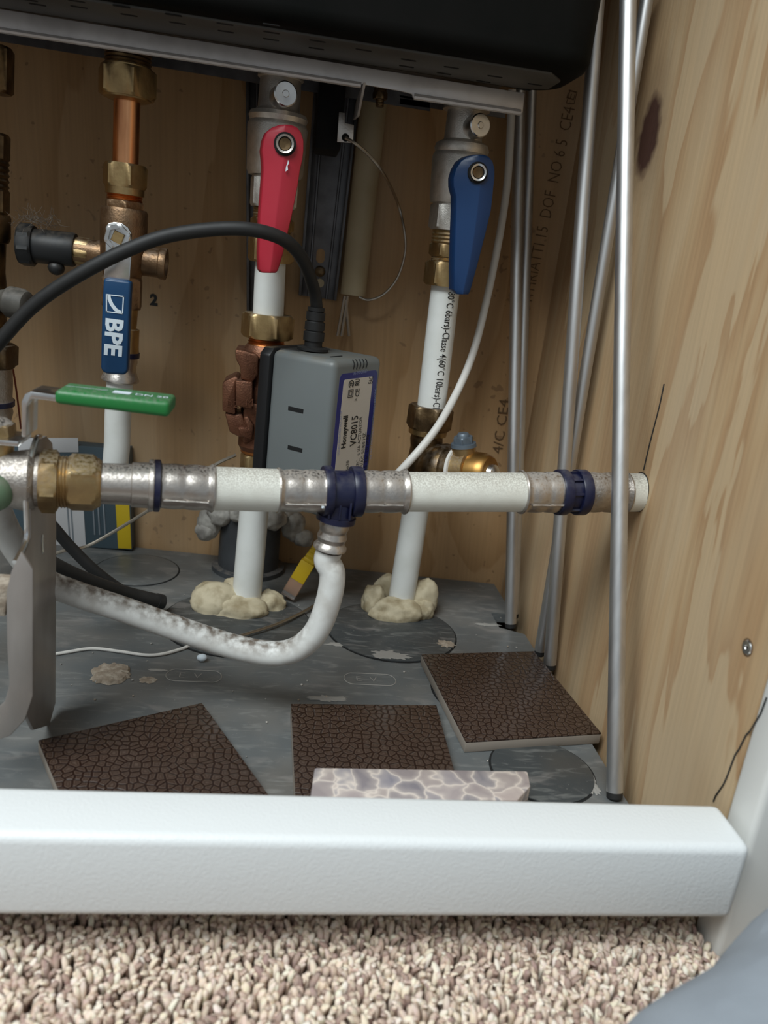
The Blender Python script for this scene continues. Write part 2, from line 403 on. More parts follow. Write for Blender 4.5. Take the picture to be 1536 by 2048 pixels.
def text(name, s, size, o, xd, yd, m, parent, wrap=None, bold=0., width=None, ext=.00008, align='LEFT'):
    cu = bpy.data.curves.new(name, 'FONT'); cu.body = s; cu.size = 1; cu.offset = bold; cu.resolution_u = 2; cu.align_x = align
    t = bpy.data.objects.new(name, cu); C.objects.link(t); bpy.context.view_layer.update()
    me = bpy.data.meshes.new_from_object(t.evaluated_get(bpy.context.evaluated_depsgraph_get()))
    if wrap:                                                    # enough points to follow the round pipe
        b = bmesh.new(); b.from_mesh(me); bmesh.ops.triangulate(b, faces=b.faces)
        bmesh.ops.subdivide_edges(b, edges=b.edges, cuts=4, use_grid_fill=True); b.to_mesh(me); b.free()
    vs = [V(v.co) for v in me.vertices]; fs = [tuple(p.vertices) for p in me.polygons]
    bpy.data.objects.remove(t); bpy.data.curves.remove(cu); bpy.data.meshes.remove(me)
    sx = size
    if width: sx = width / max(1e-6, max(v.x for v in vs) - min(v.x for v in vs))
    xd, yd = V(xd).normalized(), V(yd).normalized(); nn = xd.cross(yd)
    if wrap: vs = [wrap(v.x * sx, v.y * size) for v in vs]
    else: vs = [V(o) + xd * (v.x * sx) + yd * (v.y * size) + nn * ext for v in vs]
    if not vs: return None
    return obj(name, (vs, fs), m, parent, 0)
def struct(o): o['kind'] = 'structure'; return o
def slab(pts, dv, m, name, parent, wd=0.): return obj(name, prism(pts, dv, wd), m, parent)
def fuzz(n, c, rad, ln, r=.00012, seed=1):
    rnd = random.Random(seed); out = []
    for _ in range(n):
        p = V(c) + V((rnd.gauss(0, 1) * rad[0], rnd.gauss(0, 1) * rad[1], rnd.gauss(0, 1) * rad[2])) * .55; d = V((rnd.gauss(0, 1), rnd.gauss(0, 1), rnd.gauss(0, 1))).normalized()
        e = V((rnd.gauss(0, 1), rnd.gauss(0, 1), rnd.gauss(0, 1))).normalized()
        l = ln * rnd.uniform(.5, 1.2)
        out.append(sweep([p, p + d * l * .5 + e * l * .15, p + d * l * .8 + e * l * .5], r, 3, 3))
    return join(*out)

# ================================================================== setting
XR = .215                                                     # face of the right plywood side
def yback(x): return .660 + (XR - x) * .10                    # the back board stands a little askew
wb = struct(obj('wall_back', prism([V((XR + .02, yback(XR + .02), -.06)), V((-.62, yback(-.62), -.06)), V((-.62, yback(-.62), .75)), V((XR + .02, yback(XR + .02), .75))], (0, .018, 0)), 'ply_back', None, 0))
wr = struct(obj('wall_right', abox(XR, XR + .018, .284, .70, -.06, .75), 'ply_right', None, 0))
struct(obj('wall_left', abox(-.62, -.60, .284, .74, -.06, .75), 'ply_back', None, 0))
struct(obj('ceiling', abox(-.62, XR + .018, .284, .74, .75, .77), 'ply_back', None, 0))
fl = struct(obj('floor', prism([V((-.60, .287, -.008)), V((.2065, .287, -.008)), V((.2065, .555, -.008)), V((.188, .565, -.008)), V((.188, .592, -.008)), V((.2065, .592, -.008)), V((.2065, .656, -.008)), V((-.60, .735, -.008))], (0, 0, .008)), 'floor', None, 0))
struct(obj('floor', abox(-.62, XR + .01, .302, .75, -.075, -.03), 'gap', None, 0))
struct(obj('trim_1', abox(-.62, .2125, .2575, .287, .0115, .050, .0042, 4), 'sill', None, 40))
struct(obj('trim_2', abox(XR, .36, .264, .2838, -.02, .75, .003, 3), 'post', None, 40))
struct(obj('trim_3', abox(-.62, .30, .300, .306, -.075, -.009), 'gap', None, 0))
struct(obj('floor', abox(-1.2, .9, -1.2, .30, -.03, -.0205), mat('carpet_backing', (.16, .12, .095), .95), None, 0))

# wall marks: two rows of stamped letters, a digit, a crack, a screw
def on_back(px, py, off=.0005): 
    d = ray(px, py); x = 0
    # plane: y = .660+(XR-x)*.10 - off
    t = (.660 + XR * .10 - off) / (d.y + .10 * d.x); return EYE + d * t
bx = V((1, -.10, 0)).normalized()
def stamp(s, p0, p1, h, m='woodink', bold=-.012):
    a, b = on_back(*p0), on_back(*p1); xd = (b - a); ln = xd.length; xd.normalize(); yd = -(bx - xd * bx.dot(xd)).normalized()
    text('stamped_lettering', s, h, a, xd, yd, m, wb, bold=bold, width=ln, ext=.0001)
stamp('C ITHRIATTI 15  DOF  NO 6 5  CE4', (1058, 630), (1150, 218), .0135)
stamp('EI', (1147, 203), (1152, 186), .009)
e0, e1 = on_back(1133, 206), on_back(1151, 183)
for A_, B_ in (((1133, 206), (1148, 208)), ((1148, 208), (1154, 184)), ((1154, 184), (1140, 182)), ((1140, 182), (1133, 206))):
    obj('stamped_box', sweep([on_back(*A_), on_back(*B_)], .00025, 4, 1), 'woodink', wb)
stamp('4/C CE4', (1004, 908), (1019, 800), .0125, bold=0)
text('stamped_digit', '2', .012, on_back(300, 609), (1, -.1, 0), (.0, 0, 1), 'ink', wb, bold=.05)
def on_right(px, py, off=.0004): return at(px, py, x=XR - off)
obj('crack', sweep([on_right(1328, 768), on_right(1318, 815), on_right(1300, 885), on_right(1287, 940)], .0004, 4, 4), 'ink', wr)
cr = [on_right(*p) for p in ((1533, 1395), (1522, 1425), (1516, 1435), (1500, 1462), (1492, 1470), (1478, 1498), (1470, 1510), (1457, 1545), (1446, 1570), (1432, 1590), (1427, 1603))]
obj('crack', sweep(cr, .00045, 4, 2), 'ink', wr)
sw = at(1495, 1295, x=XR)
s_ = obj('screw', lathe(sw, V((-1, 0, 0)), [(-.002, .0032), (.0002, .0034), (.0006, .003), (.0007, .0012), (.0002, .0008)], 20), 'zinc', wr)
obj('screw_recess', lathe(sw + V((-.0001, 0, 0)), V((-1, 0, 0)), [(0, .0042), (.0001, .0036)], 20), 'woodink', wr)

# plugs, stamps and residue of the grey floor sheet
def fdisc(px, py, r, m='disc', h=.0012, rim=True, name='knockout_disc', sq=1.):
    c = at(px, py, z=0); c.z = 0
    if rim:
        obj('knockout_groove', lathe(c, V((0, 0, 1)), [(0, r + .0012), (.0003, r + .0012), (.0003, r - .002)], 48, cap=True), 'gap', fl)
    prof = [(0, r), (h * .8, r), (h, r - .0006)]
    return c, obj(name, lathe(c, V((0, 0, 1)), prof, 48), m, fl)
c_right, _ = fdisc(783, 1262, .049); c_mid, _ = fdisc(475, 1245, .054); fdisc(1084, 1542, .0295)
fdisc(985, 1385, .041); fdisc(275, 1140, .033, 'floor', .0008)
def fstamp(px, py, s):
    c = at(px, py, z=0); pts = []
    for i in range(29):
        a = 2 * math.pi * i / 28; sx = .011 if math.cos(a) > 0 else -.011
        pts.append(c + V((sx + .0065 * math.cos(a), .0075 * math.sin(a), .0002)))
    obj('stamp_ring', sweep(pts, .00035, 4, 1), 'chalk', fl); 
    text('stamp_lettering', s, .009, c + V((-.010, -.003, .0002)), (1, 0, 0), (0, 1, 0), 'chalk', fl, bold=-.01)
fstamp(388, 1352, 'E  V'); fstamp(740, 1359, 'E  V')
def patch(px, py, rx, ry, h, m, seed, name='plaster_patch', n=56):
    rag = 1. if name == 'plaster_patch' else 2.2
    c = at(px, py, z=0); vs = [c + V((0, 0, h))]; fs = []
    for lay, (k, hh) in enumerate(((.55, h * 1.05), (.9, h * .8), (1.0, .0003))):
        for i in range(n):
            a = 2 * math.pi * i / n; q = k * (1 + rag * .26 * noise.noise(V((math.cos(a) * 2.2, math.sin(a) * 2.2, seed))) + rag * .2 * noise.noise(V((math.cos(a) * 7, math.sin(a) * 7, seed + 5))))
            vs.append(c + V((rx * q * math.cos(a), ry * q * math.sin(a), hh * (1 + .4 * noise.noise(V((a * 3, seed, lay)))))))
    for i in range(n):
        j = (i + 1) % n; fs.append((0, 1 + i, 1 + j))
        for l in (0, 1): fs.append((1 + l * n + i, 1 + (l + 1) * n + i, 1 + (l + 1) * n + j, 1 + l * n + j))
    return obj(name, (vs, fs), m, fl, 30)
patch(222, 1350, .0118, .0125, .0028, 'plaster', 1.); patch(296, 1361, .0055, .004, .001, 'plaster', 2.)
patch(316, 1341, .006, .0016, .0005, 'chalk', 7.)
cz = .0012
for px, py, rx, ry, sd, m in ((775, 1313, .012, .006, 3., 'chalk'), (892, 1291, .0065, .0055, 4., 'plaster'), (800, 1318, .007, .003, 6., 'chalk'), (975, 1250, .010, .0025, 8., 'chalk'), (1180, 1565, .004, .011, 9., 'chalk'), (1150, 1535, .003, .010, 10., 'chalk'), (680, 1290, .010, .003, 12., 'chalk'), (655, 1398, .012, .003, 13., 'chalk')):
    q = patch(px, py, rx, ry, .0007, m, sd, 'residue_patch'); q.location.z += .0011 if px in (775, 892, 800) else 0
for i in range(70):                                               # crumbs lying on the sheet
    px, py = random.uniform(110, 1200), random.uniform(1130, 1560); c = at(px, py, z=0)
    if c.x > .2: continue
    obj('crumb', blob(c + V((0, 0, .0006)), (.0007 * random.uniform(.5, 1.4),) * 2 + (.0006,), .3, 2, 1, i), random.choice(['chalk', 'chalk', 'plaster', 'palefluff']), fl, 0)

# ---- carpet: looped tufts, one pile
def carpet():
    rnd = random.Random(3); vs, fs, cols = [], [], []
    seg, lay = 6, 5; pitch = .0027
    x = -.58; 
    while x < .40:
        y = .05
        while y < .299:
            px = x + rnd.uniform(-.0011, .0011); py = y + rnd.uniform(-.0011, .0011)
            q = pix(V((px, py, -.014)))
            if not (-1100 < q[0] < 1700 and 1700 < q[1] < 2200): y += pitch; continue
            if px > XR - .001 and py > .262: y += pitch; continue
            h = rnd.uniform(.0068, .0098); r = rnd.uniform(.00105, .0016); la, lb = rnd.gauss(0, .0017), rnd.gauss(0, .0017)
            tone = rnd.choice([(.82, .69, .55), (.78, .64, .51), (.86, .76, .64), (.60, .46, .37), (.72, .58, .48), (.42, .30, .25)])
            tw = rnd.uniform(0, 6); n0 = len(vs)
            for l in range(lay):
                t = l / (lay - 1); rr = r * (.65, .9, 1.1, 1.05, .55)[l]
                for j in range(seg):
                    a = tw + t * 1.2 + 2 * math.pi * j / seg
                    vs.append((px + la * t * t + rr * math.cos(a), py + lb * t * t + rr * math.sin(a), -.0205 + h * (0, .40, .70, .90, 1.)[l]))
                    cols.append(tuple(c * rnd.uniform(.93, 1.05) for c in tone))
            for l in range(lay - 1):
                for j in range(seg):
                    k = (j + 1) % seg; fs.append((n0 + l * seg + j, n0 + l * seg + k, n0 + (l + 1) * seg + k, n0 + (l + 1) * seg + j))
            fs.append(tuple(n0 + (lay - 1) * seg + j for j in range(seg)))
            y += pitch
        x += pitch
    me = bpy.data.meshes.new('carpet'); me.from_pydata(vs, [], fs); me.update(); me.shade_smooth()
    at_ = me.color_attributes.new('tuft', 'FLOAT_COLOR', 'POINT')
    at_.data.foreach_set('color', [c for t in cols for c in (*t, 1.)])
    m = bpy.data.materials.new('carpet_pile'); m.use_nodes = True; b = m.node_tree.nodes['Principled BSDF']; b.inputs['Roughness'].default_value = .95
    b.inputs['Specular IOR Level'].default_value = .1
    a = m.node_tree.nodes.new('ShaderNodeAttribute'); a.attribute_name = 'tuft'; m.node_tree.links.new(a.outputs[0], b.inputs[0])
    me.materials.append(m); o = bpy.data.objects.new('carpet', me); C.objects.link(o); o['kind'] = 'stuff'
    return tag(o, 'beige and brown speckled loop pile carpet in front of the white sill', 'carpet')
carpet()

# ================================================================== boiler
bo = thing('boiler', (0, .52, .37), 'black boiler casing with slotted underside hanging above all the pipes', 'boiler')
zu = .380
pl = []
for cx, cy, r, a0, a1 in ((.163 - .028, .560 - .028, .028, 90, 0), (.163 - .022, .484 + .022, .022, 0, -90)):
    for i in range(9):
        a = math.radians(a0 + (a1 - a0) * i / 8); pl.append(V((cx + r * math.cos(a), cy + r * math.sin(a), zu)))
pl += [V((-.45, .484, zu)), V((-.45, .560, zu))]
obj('casing', prism(pl, (0, 0, .36), .009, 4), 'casing', bo, 40)
obj('bottom_plate', prism([p + V((0, 0, -.0012)) for p in [V((-.44, .498, zu)), V((.140, .498, zu)), V((.150, .512, zu)), V((.150, .535, zu)), V((.135, .5445, zu)), V((-.44, .5445, zu))]], (0, 0, .003), .0004), 'under', bo)
for px, py in ((58, 0), (75, 9), (153, 2), (158, 14), (243, 13), (258, 30), (347, 30), (355, 46), (450, 48), (452, 63), (543, 50), (543, 65), (542, 79), (635, 82), (633, 97), (727, 100), (817, 120), (813, 133), (903, 135), (888, 147), (990, 153), (967, 163), (1070, 169), (1047, 179)):
    c = at(px, py, z=zu - .0012); a = V((.0042, 0, 0)); poly = [c + V((.0034 * math.copysign(1, math.cos(t)) + .0012 * math.cos(t), .0012 * math.sin(t), -.0002)) for t in [2 * math.pi * (i + .5) / 12 for i in range(12)]]
    obj('vent_slot', prism(poly, (0, 0, .0004)), 'slot', bo, 0)
ly = .545
def lip(pts, m='chrome', dv=(0, .0016, 0), name='steel_lip'): return slab([at(px, py, y=ly) for px, py in pts], dv, m, name, bo, .0005)
lip([(-120, 44), (722, 176), (722, 168), (800, 182), (824, 188), (826, 196), (1040, 229), (1046, 224), (1050, 186), (-120, -2)][::-1])
obj('lip_fold', sweep([at(-120, 42, y=ly), at(350, 113, y=ly), at(722, 170, y=ly)], .0016, 8, 1), 'chrome', bo)
obj('lip_fold', sweep([at(828, 193, y=ly), at(1041, 225, y=ly)], .0018, 8, 1), 'chrome', bo)
slab([at(-100, 30, y=.615), at(860, 190, y=.615), at(860, 222, y=.615), at(-100, 66, y=.615)], (0, .0015, 0), 'wall_steel', 'rear_flange', bo)
slab([at(800, 190, y=.615), at(1010, 225, y=.615), at(1010, 236, y=.615), at(800, 208, y=.615)], (0, .0015, 0), 'wall_steel', 'rear_flange', bo)
obj('rear_tray', prism([V((-.44, .548, .385)), V((.13, .548, .385)), V((.13, .64, .385)), V((-.44, .64, .385))], (0, 0, .004)), 'wall_steel', bo)
# hanging tab, hook plate and bolt
tx = at(719, 200, y=.56).x
slab([V((tx, *at(727, 164, x=tx)[1:])), V((tx, *at(714, 232, x=tx)[1:])), at(714, 232, x=tx) + V((0, .045, .004)), at(727, 164, x=tx) + V((0, .05, .0))], (.0016, 0, 0), 'chrome', 'hanging_tab', bo, .0003)
hk = obj('hook_plate', prism([at(678, 224, y=.590), at(690, 226, y=.590), at(690, 246, y=.590), at(708, 250, y=.590), at(706, 286, y=.590), at(674, 284, y=.590)], (0, .0015, 0), .0002), 'steel', bo)
obj('plate_hole', lathe(at(691, 275, y=.5898), V((0, 1, 0)), [(-.0001, .0026), (.0017, .0026)], 16), 'slot', bo)
bax = Axis(at(761, 176, y=.575), at(758, 230, y=.575))
obj('bolt', join(nut(bax, 184, 199, 30, .2), turn(bax, [(176, 26), (184, 26)], 20), thread(bax, 199, 214, 17, 5)), 'darkbrass', bo)
obj('connector_block', abox(at(690, 200, y=.6).x - .018, at(690, 200, y=.6).x, .60, .64, .335, .385, .002), 'slot', bo)

# ================================================================== left riser: copper pipe, safety valve, white pipe
AXL = Axis(at(257, 90, y=.575), at(249, 410, y=.575), at(236, 880, y=.575))
cp = thing('copper_pipe', AXL.at(385)[0], 'short bright copper pipe between two brass nuts under the boiler, left', 'pipe')
obj('threaded_connector', thread(AXL, 88, 137, 92, 6, .06), 'darkbrass', cp)
obj('hex_nut', nut(AXL, 137, 196, 118, .15), 'brass', cp); obj('nut_collar', turn(AXL, [(130, 88), (134, 96), (140, 96)]), 'brass', cp)
obj('nut_collar', turn(AXL, [(194, 98), (199, 92), (203, 70)]), 'brass', cp)
obj('tube', turn(AXL, [(190, 52), (340, 50)], 36), 'copper', cp)
obj('hex_nut', nut(AXL, 328, 376, 88, .1), 'brass', cp); obj('nut_collar', turn(AXL, [(374, 76), (390, 75)]), 'brass', cp)
obj('thread_ring', thread(AXL, 388, 402, 70, 3, .06), 'copperdark', cp)
sv = thing('safety_valve', AXL.at(560)[0], 'brass safety valve with black screw cap and blue lever with white lettering', 'valve')
obj('hex_end', nut(AXL, 402, 419, 80, .25), 'brownbrass', sv)
obj('body', turn(AXL, [(417, 86), (424, 92), (480, 90), (520, 88), (560, 70), (566, 58)]), 'brownbrass', sv)
obj('hex_end', nut(AXL, 553, 616, 84, .45), 'brownbrass', sv)
yv = .575
sax = Axis(at(30, 487, y=.578), at(150, 500, y=.578), at(345, 531, y=.578), by='x')
obj('outlet_stub', turn(sax, [(262, 58), (318, 56), (320, 60), (331, 62), (333, 60), (333, 46), (327, 44)]), 'brownbrass', sv)
obj('inlet_stub', turn(sax, [(146, 52), (150, 50), (175, 50), (215, 54)]), 'brownbrass', sv)
obj('inlet_nut', nut(sax, 150, 180, 56, .2), 'brass', sv)
bc = obj('black_cap', turn(sax, [(66, 62), (70, 66), (146, 66), (151, 62), (151, 50)]), 'capblack', sv)
obj('cap_grip', nut(sax, 40, 70, 84, .2, 8), 'capblack', sv)
obj('cap_tab', blob(sax.at(114)[0] + V((0, -.002, -.0125)), (.0055, .006, .005), .02, 1, 2), 'capblack', sv)
fz = obj('dust_fuzz', fuzz(110, sax.at(62)[0] + V((.004, -.002, .016)), (.012, .006, .0045), .009, .00011), 'fluff', sv, 0); fz['kind'] = 'stuff'
yl = .532
def P(px, py, y): return at(px, py, y=y)
lv = obj('lever', prism([P(*p, yl) for p in ((211, 455), (216, 447), (228, 444), (243, 446), (256, 455), (263, 468), (263, 500), (262, 520), (259, 562), (207, 556), (211, 520))], (0, .0022, 0), .0005), 'zinc', sv)
hub = P(236, 475, yl)
obj('lever_nut', lathe(hub, V((0, -1, 0)), [(-.0002, .0085), (.0028, .0085, .93), (.0032, .008, .9), (.0032, .0056), (.0002, .0054)], 48, 6, .3), 'zinc', lv)
obj('spindle', lathe(hub, V((0, -1, 0)), [(-.02, .0046), (.0012, .0046), (.0016, .0042)], 24, 4, .4), 'brass', lv)
grip = [P(*p, yl - .0032) for p in ((207, 556), (262, 563), (260, 600), (258, 660), (255, 742), (249, 750), (212, 748), (203, 742), (201, 735), (203, 640), (205, 590))]
obj('grip', prism(grip, (0, .0082, 0), .0018, 3), 'sleeveblue', lv)
yt = yl - .0034
tx_d = (P(209.5, 706, yt) - P(213, 633, yt)).normalized(); up_d = V((1, 0, 0)); up_d = (up_d - tx_d * up_d.dot(tx_d)).normalized()
ln_ = (P(226, 705, yt) - P(234, 632, yt)).length
text('lettering', 'BPE', .0146, P(213, 634, yt), tx_d, up_d, 'print_white', lv, bold=.035, width=ln_, ext=.0001)
def strip(p, q, wd, m, parent, y, name='lettering'):
    a, b = P(*p, y), P(*q, y); d = (b - a).normalized(); n = d.cross(V((0, 1, 0))); h = wd / 2
    return obj(name, prism([a - d * h * .9 + n * h, b + d * h * .9 + n * h, b + d * h * .9 - n * h, a - d * h * .9 - n * h], (0, -.0001, 0)), m, parent, 0)
for a_, b_ in (((213, 589), (247, 593)), ((247, 593), (245, 627)), ((245, 627), (213, 623)), ((213, 623), (213, 589))): strip(a_, b_, .0007, 'print_white', lv, yt)
sw_ = [P(*p, yt) for p in ((215, 590), (221, 591), (222, 597), (227, 608), (235, 618), (243, 622), (243, 626), (236, 626), (228, 621), (220, 610), (215, 598))]
obj('lettering', prism(sw_, (0, -.0001, 0)), 'print_white', lv, 0)

wp = thing('white_pipe', AXL.at(880)[0], 'white pipe with press sleeve below the flat blue lever, bending behind steel coupling', 'pipe', 'white plastic pipes')
AXS = Axis(at(251, 610, y=.575), at(240, 765, y=.575))
obj('stub', turn(AXS, [(606, 50), (655, 48), (656, 60), (690, 62), (702, 64)]), 'brass', wp)
obj('seal_ring', turn(AXS, [(702, 68), (712, 68)]), 'navy', wp)
obj('press_sleeve', turn(AXS, [(712, 58), (722, 62), (732, 57), (742, 60), (748, 64), (756, 72), (760, 73), (763, 66)]), 'steel', wp)
p1, p2 = at(240, 760, y=.575), at(233, 905, y=.575)
obj('tube', sweep([p1, at(236, 830, y=.575), p2, p2 + V((-.004, .002, -.018)), p2 + V((-.022, .004, -.033)), p2 + V((-.055, .004, -.036))], AXL.rad(800, 51), 28, 8), 'white', wp)

# ================================================================== far-left riser (only its right flank is in view)
AXF = Axis(at(-26, 60, y=.575), at(-34, 880, y=.575))
fr = thing('brass_riser', AXF.at(880)[0], 'dark dusty brass riser of nuts at the left edge of the cupboard', 'pipe')
obj('hex_nut', nut(AXF, 88, 182, 104, .5), 'darkbrass', fr); obj('tube', turn(AXF, [(40, 46), (300, 44)]), 'copper', fr)
for a_, b_, w_ in ((262, 318, 92), (372, 424, 92)): obj('hex_nut', nut(AXF, a_, b_, w_, .5), 'darkbrass', fr)
obj('thread_ring', thread(AXF, 316, 374, 88, 5), 'darkbrass', fr)
obj('body', turn(AXF, [(424, 90), (430, 95), (470, 95), (480, 88), (482, 78), (540, 76), (560, 80), (640, 84), (690, 92)]), 'darkbrass', fr)
kax = Axis(at(-10, 598, y=.572), at(60, 612, y=.566), by='x')
obj('drain_knob', turn(kax, [(-10, 40), (8, 44), (20, 62), (44, 62), (54, 54), (58, 40)]), 'dustdark', fr)
obj('hex_nut', nut(AXF, 684, 730, 128, .6), 'darkbrass', fr)
obj('press_sleeve', turn(AXF, [(728, 104), (760, 108), (790, 106), (796, 112)]), 'dustysteel', fr)
obj('seal_ring', turn(AXF, [(796, 116), (806, 116)]), 'navy', fr); obj('collar', turn(AXF, [(806, 104), (820, 110), (845, 100), (870, 96)]), 'dustysteel', fr)
pe = AXF.at(866)[0]; obj('pipe_tail', sweep([pe, pe + V((-.001, 0, -.05)), V((pe.x - .003, pe.y, .0))], AXF.rad(860, 60), 24, 6), 'white', fr)
tag(obj('brown_wire', sweep([at(26, 738, y=.60), at(34, 790, y=.60), at(42, 858, y=.60)], .0007, 6, 4), 'redwire'), 'thin red-brown wire hanging beside the far-left riser', 'wire')

# ================================================================== red and blue isolating valves
def ball_valve(ax, neck, S, label, colour, grp):
    t = thing('ball_valve', ax.at(S['end'])[0], label, 'valve', grp)
    obj('body', turn(ax, S['body'], 36), 'nickel', t)
    obj('hex_end', nut(ax, *S['hex'], .35), 'nickel', t)
    obj('thread_ring', thread(ax, *S['thr'], 4, .05), 'brass', t)
    obj('union_nut', nut(ax, *S['u1'], .15), 'brass', t)
    if 'u2' in S:
        obj('thread_ring', thread(ax, S['u1'][1], S['u2'][0], S['u1'][2] * .86, 3, .05), 'brass', t)
        obj('compression_nut', nut(ax, *S['u2'], .2), 'brass', t)
    (cx, cy, cr), yc = S['cap']; c = at(cx, cy, y=yc); rr = cr * deep(c) / F
    back = V((-.25, 1, -.05)).normalized()
    obj('port_cap', lathe(c, back, [(0, rr * .25), (.0004, rr * .3), (.0002, rr * .9), (.0008, rr), (.014, rr), (.016, rr * .8), (.03, rr * .75)], 36), 'zinc', t)
    y0 = S['ly']; lvr = []
    for py, l, s, r in S['lever']:
        f = .0022
        a, m_, b = at(l, py, y=y0), at(s, py, y=y0 - f), at(r, py, y=y0); th = V((0, .0105, 0))
        lvr.append([a + V((0, .001, 0)), m_, b + V((0, .001, 0)), b + th, at(s, py, y=y0) + th, a + th + V((-.002, 0, 0))])
    vs, fs = rings(lvr); h = obj('handle', bevelled(vs, fs, .0009, 2), colour, t, 30)
    hx, hy, hr = S['hub']; c = at(hx, hy, y=y0 - .0026); k = deep(c) / F
    obj('hub_recess', lathe(c, V((0, 1, 0)), [(-.0004, hr * k), (.0003, hr * k * 1.02), (.003, hr * k)], 32), 'slot', h)
    obj('screw_ring', lathe(c, V((0, 1, 0)), [(.0, hr * k * .60), (-.0014, hr * k * .62), (-.0018, hr * k * .80), (.0, hr * k * .84)], 32), 'zinc' if colour == 'blue' else 'steel', h)
    obj('screw', lathe(c + V((0, -.0003, 0)), V((0, 1, 0)), [(-.0003, hr * k * .2), (-.0006, hr * k * .52), (.0, hr * k * .56)], 24), 'darkbrass', h)
    return t, h
AXR = Axis(at(561, 170, y=.572), at(547, 385, y=.572), at(536, 640, y=.575))
tr, hr_ = ball_valve(AXR, 0, dict(end=523,
    body=[(140, 92), (158, 92), (160, 82), (218, 84), (224, 92), (228, 112), (236, 118), (246, 112), (250, 116), (256, 120), (345, 112), (354, 104)],
    hex=(354, 416, 100), thr=(416, 438, 78), u1=(437, 462, 88), u2=(474, 524, 94), cap=((572, 187, 24), .548), ly=.527,
    lever=[(249, 558, 570, 582), (254, 545, 570, 594), (264, 533, 569, 602), (280, 527, 568, 607), (300, 524, 568, 607), (318, 526, 567, 605), (340, 527, 564, 600), (368, 525, 561, 596), (433, 520, 552, 583), (507, 518, 545, 566), (540, 519, 540, 556), (546, 524, 540, 552)],
    hub=(570, 288, 22)), 'nickel ball valve with a red lever handle, over the grey actuator', 'red', 'lever ball valves')
scr = [at(*p, y=.5243) for p in ((576, 320), (578, 326), (575, 332), (576, 340), (571, 343), (572, 334), (575, 326))]
obj('paint_chip', prism(scr, (0, -.0004, 0)), 'print_white', hr_, 0)
AXB = Axis(at(935, 200, y=.578), at(907, 440, y=.578), at(863, 812, y=.58))
tb, hb_ = ball_valve(AXB, 0, dict(end=570,
    body=[(200, 92), (222, 94), (224, 74), (282, 76), (286, 90), (290, 104), (300, 110), (308, 106), (312, 110), (318, 114), (400, 106), (409, 100)],
    hex=(409, 462, 100), thr=(460, 489, 80), u1=(488, 515, 84), u2=(524, 572, 92), cap=((962, 250, 22.5), .556), ly=.535,
    lever=[(309, 946, 957, 968), (313, 934, 958, 978), (322, 922, 960, 986), (338, 913, 961, 990), (355, 908, 961, 990), (372, 908, 960, 988), (392, 913, 958, 986), (420, 913, 955, 983), (467, 911, 949, 972), (533, 909, 938, 955), (580, 909, 927, 942), (589, 914, 926, 938)],
    hub=(956, 345, 20)), 'nickel ball valve with a blue lever handle, over the printed white pipe', 'blue', 'lever ball valves')

# ================================================================== zone valve with grey actuator
wr_ = thing('white_pipe', AXR.at(632)[0], 'short white pipe between the red-lever valve and the bronze valve', 'pipe', 'white plastic pipes')
obj('tube', turn(AXR, [(522, 61), (634, 61)], 36), 'white', wr_)
AXM = Axis(at(536, 640, y=.575), at(512, 980, y=.575), at(490, 1230, y=.575))
zv = thing('zone_valve', AXM.at(950)[0], 'cast bronze valve carrying a grey plastic electric actuator with a printed label', 'valve')
obj('hex_nut', nut(AXM, 628, 676, 106, .15), 'brass', zv)
obj('thread_ring', thread(AXM, 676, 693, 73, 3, .05), 'copperdark', zv)
obj('body', join(turn(AXM, [(690, 76), (700, 88), (712, 90), (720, 74), (770, 80), (890, 84), (905, 66)]),
    *[prism([at(430 + px / 5.852, 600 + py / 5.852, y=yy) for px, py in poly], (0, dd, 0), bb) for poly, yy, dd, bb in (
        (((235, 575), (330, 590), (470, 630), (515, 670), (505, 760), (505, 880), (440, 965), (300, 930), (295, 790), (240, 690)), .556, .03, .0014),
        (((85, 975), (110, 950), (240, 890), (290, 930), (245, 1005), (240, 1345), (150, 1325), (85, 1300)), .558, .026, .0014),
        (((240, 940), (440, 960), (440, 1285), (290, 1250), (240, 1250)), .5535, .032, .0012),
        (((112, 1320), (260, 1340), (320, 1330), (340, 1420), (390, 1500), (390, 1625), (270, 1600), (170, 1550)), .560, .024, .0014),
        (((330, 1370), (380, 1360), (452, 1462), (440, 1600), (420, 1640), (300, 1590), (265, 1500), (380, 1500)), .556, .03, .001),
        (((380, 1180), (560, 1230), (600, 1430), (560, 1640), (320, 1700), (320, 1300)), .560, .03, .003))]), 'bronze', zv, 30)
obj('thread_ring', turn(AXM, [(887, 60), (892, 74), (904, 72), (908, 60)]), 'copperdark', zv)
obj('hex_end', nut(AXM, 907, 966, 72, .2), 'brass', zv)
for s, p, h in (('DZR', (452, 812), .0065), ('15', (487, 722), .007), ('A', (486, 860), .006), ('M', (490, 810), .0075)):
    text('cast_lettering', s, h, at(p[0], p[1], y=.5532 if p[0] > 470 else .5575), (1, 0, -.05), (0, 0, 1), 'bronze', zv, ext=.0006)
al = math.radians(54); c0 = at(671, 727, y=.505); zt = c0.z + .0015; zb = zt - .104
lf = V((-math.sin(al), math.cos(al), 0)); rg = V((math.cos(al), math.sin(al), 0)); La, Wb = .0499, .0605
c0 = V((c0.x, c0.y, 0))
def act(a, b, z): return c0 + lf * a + rg * b + V((0, 0, z))
